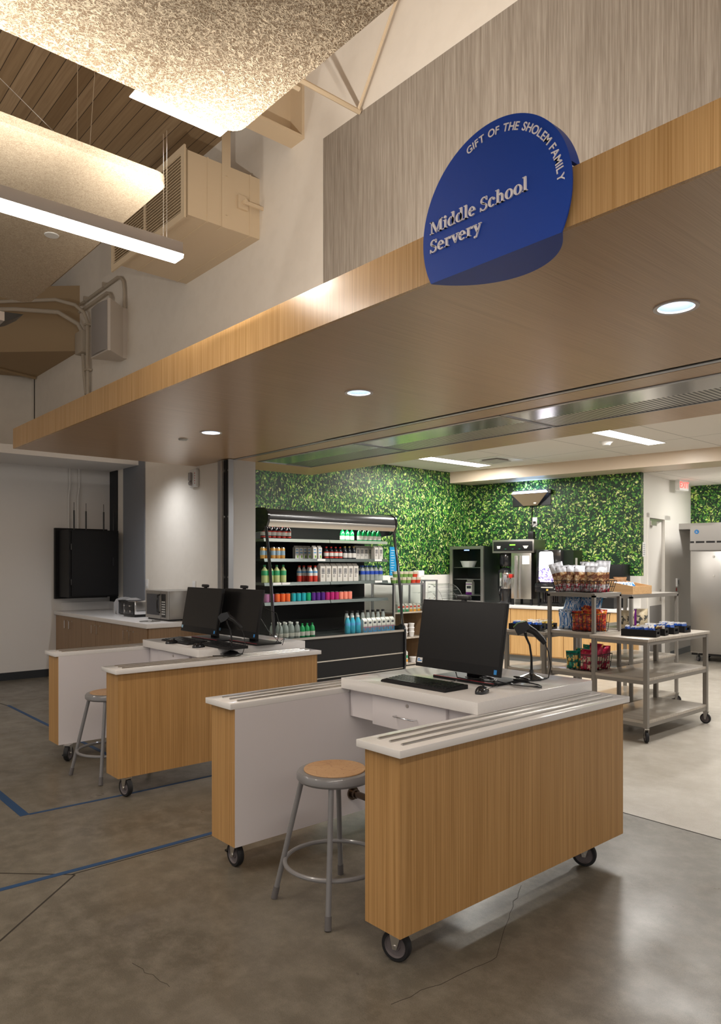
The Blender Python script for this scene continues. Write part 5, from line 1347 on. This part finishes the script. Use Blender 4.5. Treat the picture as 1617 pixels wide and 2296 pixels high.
# coffee brewer
t = BT('coffee_brewer', 'tall stainless coffee brewer with control panel on top', 'coffee machine', 1.15, .40, TB)
m = MB(); m.rbox(-.37, .38, -.19, .22, .845, 1.06, .006); hd = m.build('brew_head', M['steel_dull'], t)
m = MB(); m.rbox(-.345, .355, -.198, -.190, .875, 1.03, .002); cp = m.build('control_panel', M['black'], hd)
m = MB(); m.box(-.045, .055, -.201, -.198, .965, .985); m.build('green_display', base('green_display', (.2, .7, .05), .5, emit=(.25, .8, .05), es=1.2), cp)
m = MB(); m.prism([(-.27, .915), (-.22, .915), (-.21, .96), (-.28, .96)], -.201, -.198, 'y'); m.prism([(.22, .915), (.26, .915), (.29, .96), (.19, .96)], -.201, -.198, 'y'); m.build('button_icons', M['label_white'], cp)
m = MB()
for x in (-.12, .01, .13): m.box(x - .015, x + .015, -.201, -.198, .905, .913)
m.build('indicator_lights', M['cap_green'], cp)
m = MB(); m.rbox(-.03, .33, -.18, .20, .10, .845, .008); m.tube([(.05, -.185, .11), (.05, -.185, .80)], .028, 10); m.tube([(.13, -.185, .11), (.13, -.185, .80)], .016, 10); m.build('water_tank', M['steel'], t)
m = MB(); m.box(.17, .30, -.184, -.181, .66, .80); m.build('notice_sheet', M['paper'], t)
m = MB(); m.box(-.03, .0, -.16, -.13, 0, .10); m.box(.30, .33, -.16, -.13, 0, .10); m.box(-.03, .0, .15, .18, 0, .10); m.box(.30, .33, .15, .18, 0, .10); m.build('base_legs', M['black'], t)
m = MB(); m.lathe([(.085, .62), (.11, .66), (.115, .82), (.10, .845)], 24, (-.20, -.02, 0)); m.box(-.22, -.18, -.16, -.12, .66, .80); m.build('filter_basket', M['black_gloss'], t)
t = BT('coffee_urn', 'black and steel insulated coffee urn standing under the brewer', 'coffee urn', .95, .44, TB)
m = MB(); m.lathe([(.095, 0), (.10, .02), (.105, .12), (.125, .20), (.128, .26)], 28, cap=True); m.build('base_stand', M['black_gloss'], t)
m = MB(); m.lathe([(.128, .26), (.132, .28), (.132, .50), (.128, .52)], 28); m.build('steel_body', M['chrome'], t)
m = MB(); m.lathe([(.128, .52), (.12, .56), (.07, .59), (.05, .60), (.03, .61), (.0, .61)], 28, cap=False); m.build('lid', M['black_gloss'], t)
m = MB(); m.box(-.05, -.02, -.15, -.12, .22, .30); m.tube([(-.035, -.14, .26), (-.035, -.16, .22), (-.035, -.16, .17)], .012, 10); m.build('tap', M['black_gloss'], t)
t = BT('hot_water_tap', 'small red-handled water tap on the front of the brewer', 'tap', 1.13, .60, TB + .40)
m = MB(); m.rbox(-.03, .03, -.03, .0, .04, .10, .006); m.build('handle', M['cap_red'], t)
m = MB(); m.tube([(0, 0, .03), (0, -.03, .02), (0, -.035, -.06)], .012, 10); m.build('spout', M['chrome'], t)
t = BT('black_timer_box', 'small black box standing on top of the coffee brewer', 'box', 1.395, .40, TB + 1.062)
m = MB(); m.rbox(-.05, .05, -.04, .04, 0, .13, .006); m.build('box_shell', M['black'], t)
m = MB(); m.tube([(.02, .30, .26 + .02), (.01, .1, .22), (0, 0, .13)], .006, 6); m.build('cable', M['black'], t)
# drink dispenser with lit panel
t = BT('drink_dispenser', 'black countertop drink dispenser with glowing picture panel', 'drink machine', 1.80, .40, TB)
m = MB(); m.rbox(-.23, .20, -.20, .22, .36, .89, .02); m.rbox(-.23, .20, -.24, .20, .22, .36, .01); m.box(-.21, .18, .0, .20, .05, .22); m.build('housing', M['black_gloss'], t)
m = MB(); m.box(.20, .36, -.12, .22, .30, .88); m.build('side_housing', pm('dispenser_black', (.012, .02, .012), .3), t)
m = MB(); m.prism([(-.18, .42), (-.15, .38), (.06, .38), (.09, .42), (.06, .84), (.04, .86), (-.15, .86), (-.17, .84)], -.206, -.200, 'y'); m.build('lit_panel', M['screen_lit'], t)
m = MB(); m.box(-.12, .08, -.246, -.241, .29, .305); m.box(.10, .17, -.246, -.241, .27, .28); m.build('white_labels', M['label_white'], t)
m = MB(); m.box(-.03, .0, -.25, -.241, .245, .275); m.build('yellow_tab', M['wrap_yellow'], t)
m = MB()
for x in (-.21, .15):
    for y in (-.18, .16): m.box(x, x + .03, y, y + .03, 0, .22)
m.box(-.21, .18, -.18, .19, .03, .05); m.build('stand_frame', M['black'], t)
m = MB()
for k in range(9): m.box(-.18 + k * .035, -.165 + k * .035, -.02, .0, .06, .21)
m.build('vent_ribs', M['wheel_grey'], t)
m = MB(); m.box(.361, .364, -.05, .02, .62, .76); m.build('side_label', M['label_white'], t)
t = BT('black_machine', 'black counter appliance behind the pretzel bags, at the right end', 'appliance', 2.62, .21, TB)
m = MB(); m.rbox(-.22, .24, -.18, .18, .30, .66, .01); m.box(-.18, .20, -.0, .18, 0, .30); m.build('housing', M['black_matte'], t)
for i, s_ in enumerate((2.33, 2.68)):
    t = BT('slanted_condiment_rack', 'black slanted rack with white tub on the back counter, the %s one' % ('left', 'right')[i], 'rack', s_, .48, TB)
    m = MB(); m.prism([(-.16, 0), (.14, 0), (.14, .20), (.11, .20), (-.16, .06)], -.12, .12, 'x' if False else 'y'); m.build('rack_body', M['black'], t)
    m = MB(); m.lathe([(.07, 0), (.085, .08), (.088, .09), (0, .092)], 20, (.0, -.02, .16), cap=False); m.build('white_tub', M['cup_white'], t)
# insect lamp, outlet and cord on the green back wall
t = BT('insect_light_trap', 'brown tapered wall lamp with glowing tube on the green wall', 'wall lamp', 1.196, .0, 2.545)
m = MB()
f_ = [(-.33, .205), (.33, .205), (.127, 0), (-.127, 0)]
vs = [Vector((x, -.10 if k < 2 else -.05, z)) for k, (x, z) in enumerate(f_)] + [Vector((x, -.085 if k < 2 else -.035, z)) for k, (x, z) in enumerate(f_)]
m.add(vs, [(0, 1, 2, 3), (7, 6, 5, 4), (0, 4, 5, 1), (1, 5, 6, 2), (2, 6, 7, 3), (3, 7, 4, 0)]); m.build('front_shade', pm('bronze_shade', (.32, .24, .16), .35, metal=.5), t)
m = MB(); m.prism([(-.33, .207), (-.30, .245), (.30, .245), (.33, .207)], -.092, -.06, 'y'); m.build('glowing_tube', M['blue_glow'], t)
m = MB(); m.prism([(-.38, .262), (.38, .262), (.33, .2055), (.345, .2055), (.365, .250), (-.365, .250), (-.345, .2055), (-.33, .2055)], -.10, -.058, 'y') if False else m.box(-.37, .37, -.10, -.058, .247, .258); m.build('top_rim', M['black'], t)
area('trap_lamp', (0, -.06, .262), .5, .04, 2.2, (.35, .55, 1), t, (PI, 0, 0))
m = MB(); m.box(-.35, .35, -.012, 0, .0, .25); m.box(-.13, .13, -.05, -.012, 0, .02); m.box(.30, .38, -.085, -.01, .19, .25); m.build('back_plate', M['black'], t)
m = MB(); m.box(.07, .115, -.071, -.066, .025, .05, Matrix.Identity(4)); m.build('maker_label', M['label_white'], t)
m = MB(); m.tube([(.01, -.02, .0), (.012, -.015, -.25), (.0, -.02, -.42), (-.02, -.03, -.55)], .007, 6); m.tube([(.0, -.02, -.42), (.02, -.03, -.36), (.06, -.03, -.285)], .005, 6); m.rbox(.045, .08, -.045, -.012, -.30, -.265, .004); m.build('power_cord', M['black'], t)
t = BT('wall_outlet', 'white outlet plate on the green wall under the brown lamp', 'outlet', 1.25, 0, 2.268)
m = MB(); m.rbox(-.05, .05, -.010, -.001, -.08, .08, .002); m.build('cover_plate', M['white'], t)
# exit sign, thermostat, notice on the side wall
def DW(s, off, z=0): return M9 @ Vector((3.01 + off, s, z))
t = thing('exit_sign', 'white box sign with glowing red EXIT lettering near the ceiling', 'exit sign', tuple(DW(1.52, .16, 2.79)), 9 + 78)
m = MB(); m.rbox(-.15, .15, -.04, .04, 0, .19, .006); m.box(-.06, .06, -.02, .02, .19, .205); m.build('sign_box', M['white'], t)
m = MB(); flat_text(m, 'EXIT', .145, (0, -.042, .04), FACE); m.build('exit_lettering', M['exit_red'], t)
t = thing('wall_thermostat', 'white thermostat with dark display on the side wall', 'thermostat', tuple(DW(1.78, 0, 1.24)), 99)
m = MB(); m.rbox(-.06, .06, -.03, -.001, -.06, .08, .004); m.rbox(.09, .15, -.012, -.001, -.04, .08, .002); m.build('case', M['white'], t)
m = MB(); m.box(-.03, .02, -.032, -.030, -.02, .05); m.build('display', M['dark_glass'], t)
m = MB(); m.box(-.05, .01, -.003, -.001, -.14, -.085); m.build('red_label', M['cap_red'], t)
t = thing('paper_notice', 'white printed sheets taped to the wall beside the door', 'notice', tuple(DW(.14, 0, 1.68)), 99)
m = MB(); m.box(-.07, .07, -.003, -.001, 0, .22); m.build('sheet', M['paper'], t)
m = MB()
for k in range(6): m.box(-.05, .03 + .005 * (k % 3), -.005, -.003, .03 + .03 * k, .038 + .03 * k)
m.build('print', pm('grey_print', (.25, .25, .28)), t)
# tall reach-in refrigerator
t = thing('reach_in_refrigerator', 'tall stainless steel reach-in refrigerator at the right edge', 'refrigerator', tuple(DW(1.12, .40, 0)), 9)
m = MB(); m.box(0, 1.40, .03, .80, .14, 2.18); m.build('cabinet', M['steel_dull'], t)
m = MB(); m.box(0, 1.40, .0, .03, 1.93, 2.18); m.box(0, 1.40, -.01, .03, 1.785, 1.90); m.build('upper_panel', M['steel_dull'], t)
m = MB(); m.box(0, 1.40, .012, .03, 1.90, 1.93); m.build('vent_slot', M['black'], t)
m = MB()
for k in range(9): m.box(.06 + k * .155, .085 + k * .155, .0, .013, 1.90, 1.93)
m.build('vent_ribs', M['steel_dull'], t)
for k in range(2):
    m = MB(); m.rbox(.01 + k * .69, .69 + k * .69, -.025, .028, .17, 1.765, .006); d = m.build('door', M['steel_dull'], t)
    m = MB()
    for zx in (1.38, 1.68):
        for xx in (.36, .56): m.lathe([(.0, 0), (.018, 0), (.016, .01), (0, .012)], 10, (xx + k * .69, -.025, zx), Matrix.Rotation(R(90), 4, 'X'), cap=False)
    m.build('magnets', M['label_white'], d)
m = MB(); m.lathe([(0, 0), (.035, 0), (.035, .004), (0, .004)], 20, (.10, 0, 2.08), Matrix.Rotation(R(90), 4, 'X'), cap=False); bd = m.build('round_badge', M['blue_sticker'], t)
m = MB(); m.box(-.015 + .10, .10 + .015, -.006, -.0045, 2.07, 2.076); m.box(.092, .098, -.006, -.0045, 2.066, 2.092); m.build('badge_mark', M['label_white'], bd)
m = MB(); m.box(.0, 1.40, .08, .78, .10, .14); m.build('base_rail', M['black'], t)  # black rail under the cabinet
for xx in (.10, 1.3):
    for yy in (.10, .7): caster(t, xx, yy, .05, .14, 40)
# ceiling fittings in the kitchen
t = thing('smoke_detector', 'round white smoke detector on the kitchen ceiling near the right light', 'smoke detector', (-5.02, 8.62, 3.16))
m = MB(); m.lathe([(.035, -.055), (.05, -.05), (.06, -.03), (.085, -.012), (.09, 0)], 28); m.build('detector_body', M['white'], t)
t = thing('ceiling_diffuser', 'square white air diffuser in the kitchen ceiling between the lights', 'air vent', (-7.02, 8.86, 3.16))
m = MB(); m.box(-.30, .30, -.30, .30, -.006, -.001); m.build('outer_plate', M['white'], t)
m = MB(); m.box(-.17, .17, -.17, .17, -.030, -.022); m.box(-.14, .14, -.14, .14, -.022, -.006); m.build('centre_plate', pm('diffuser_grey', (.45, .43, .40), .6), t)
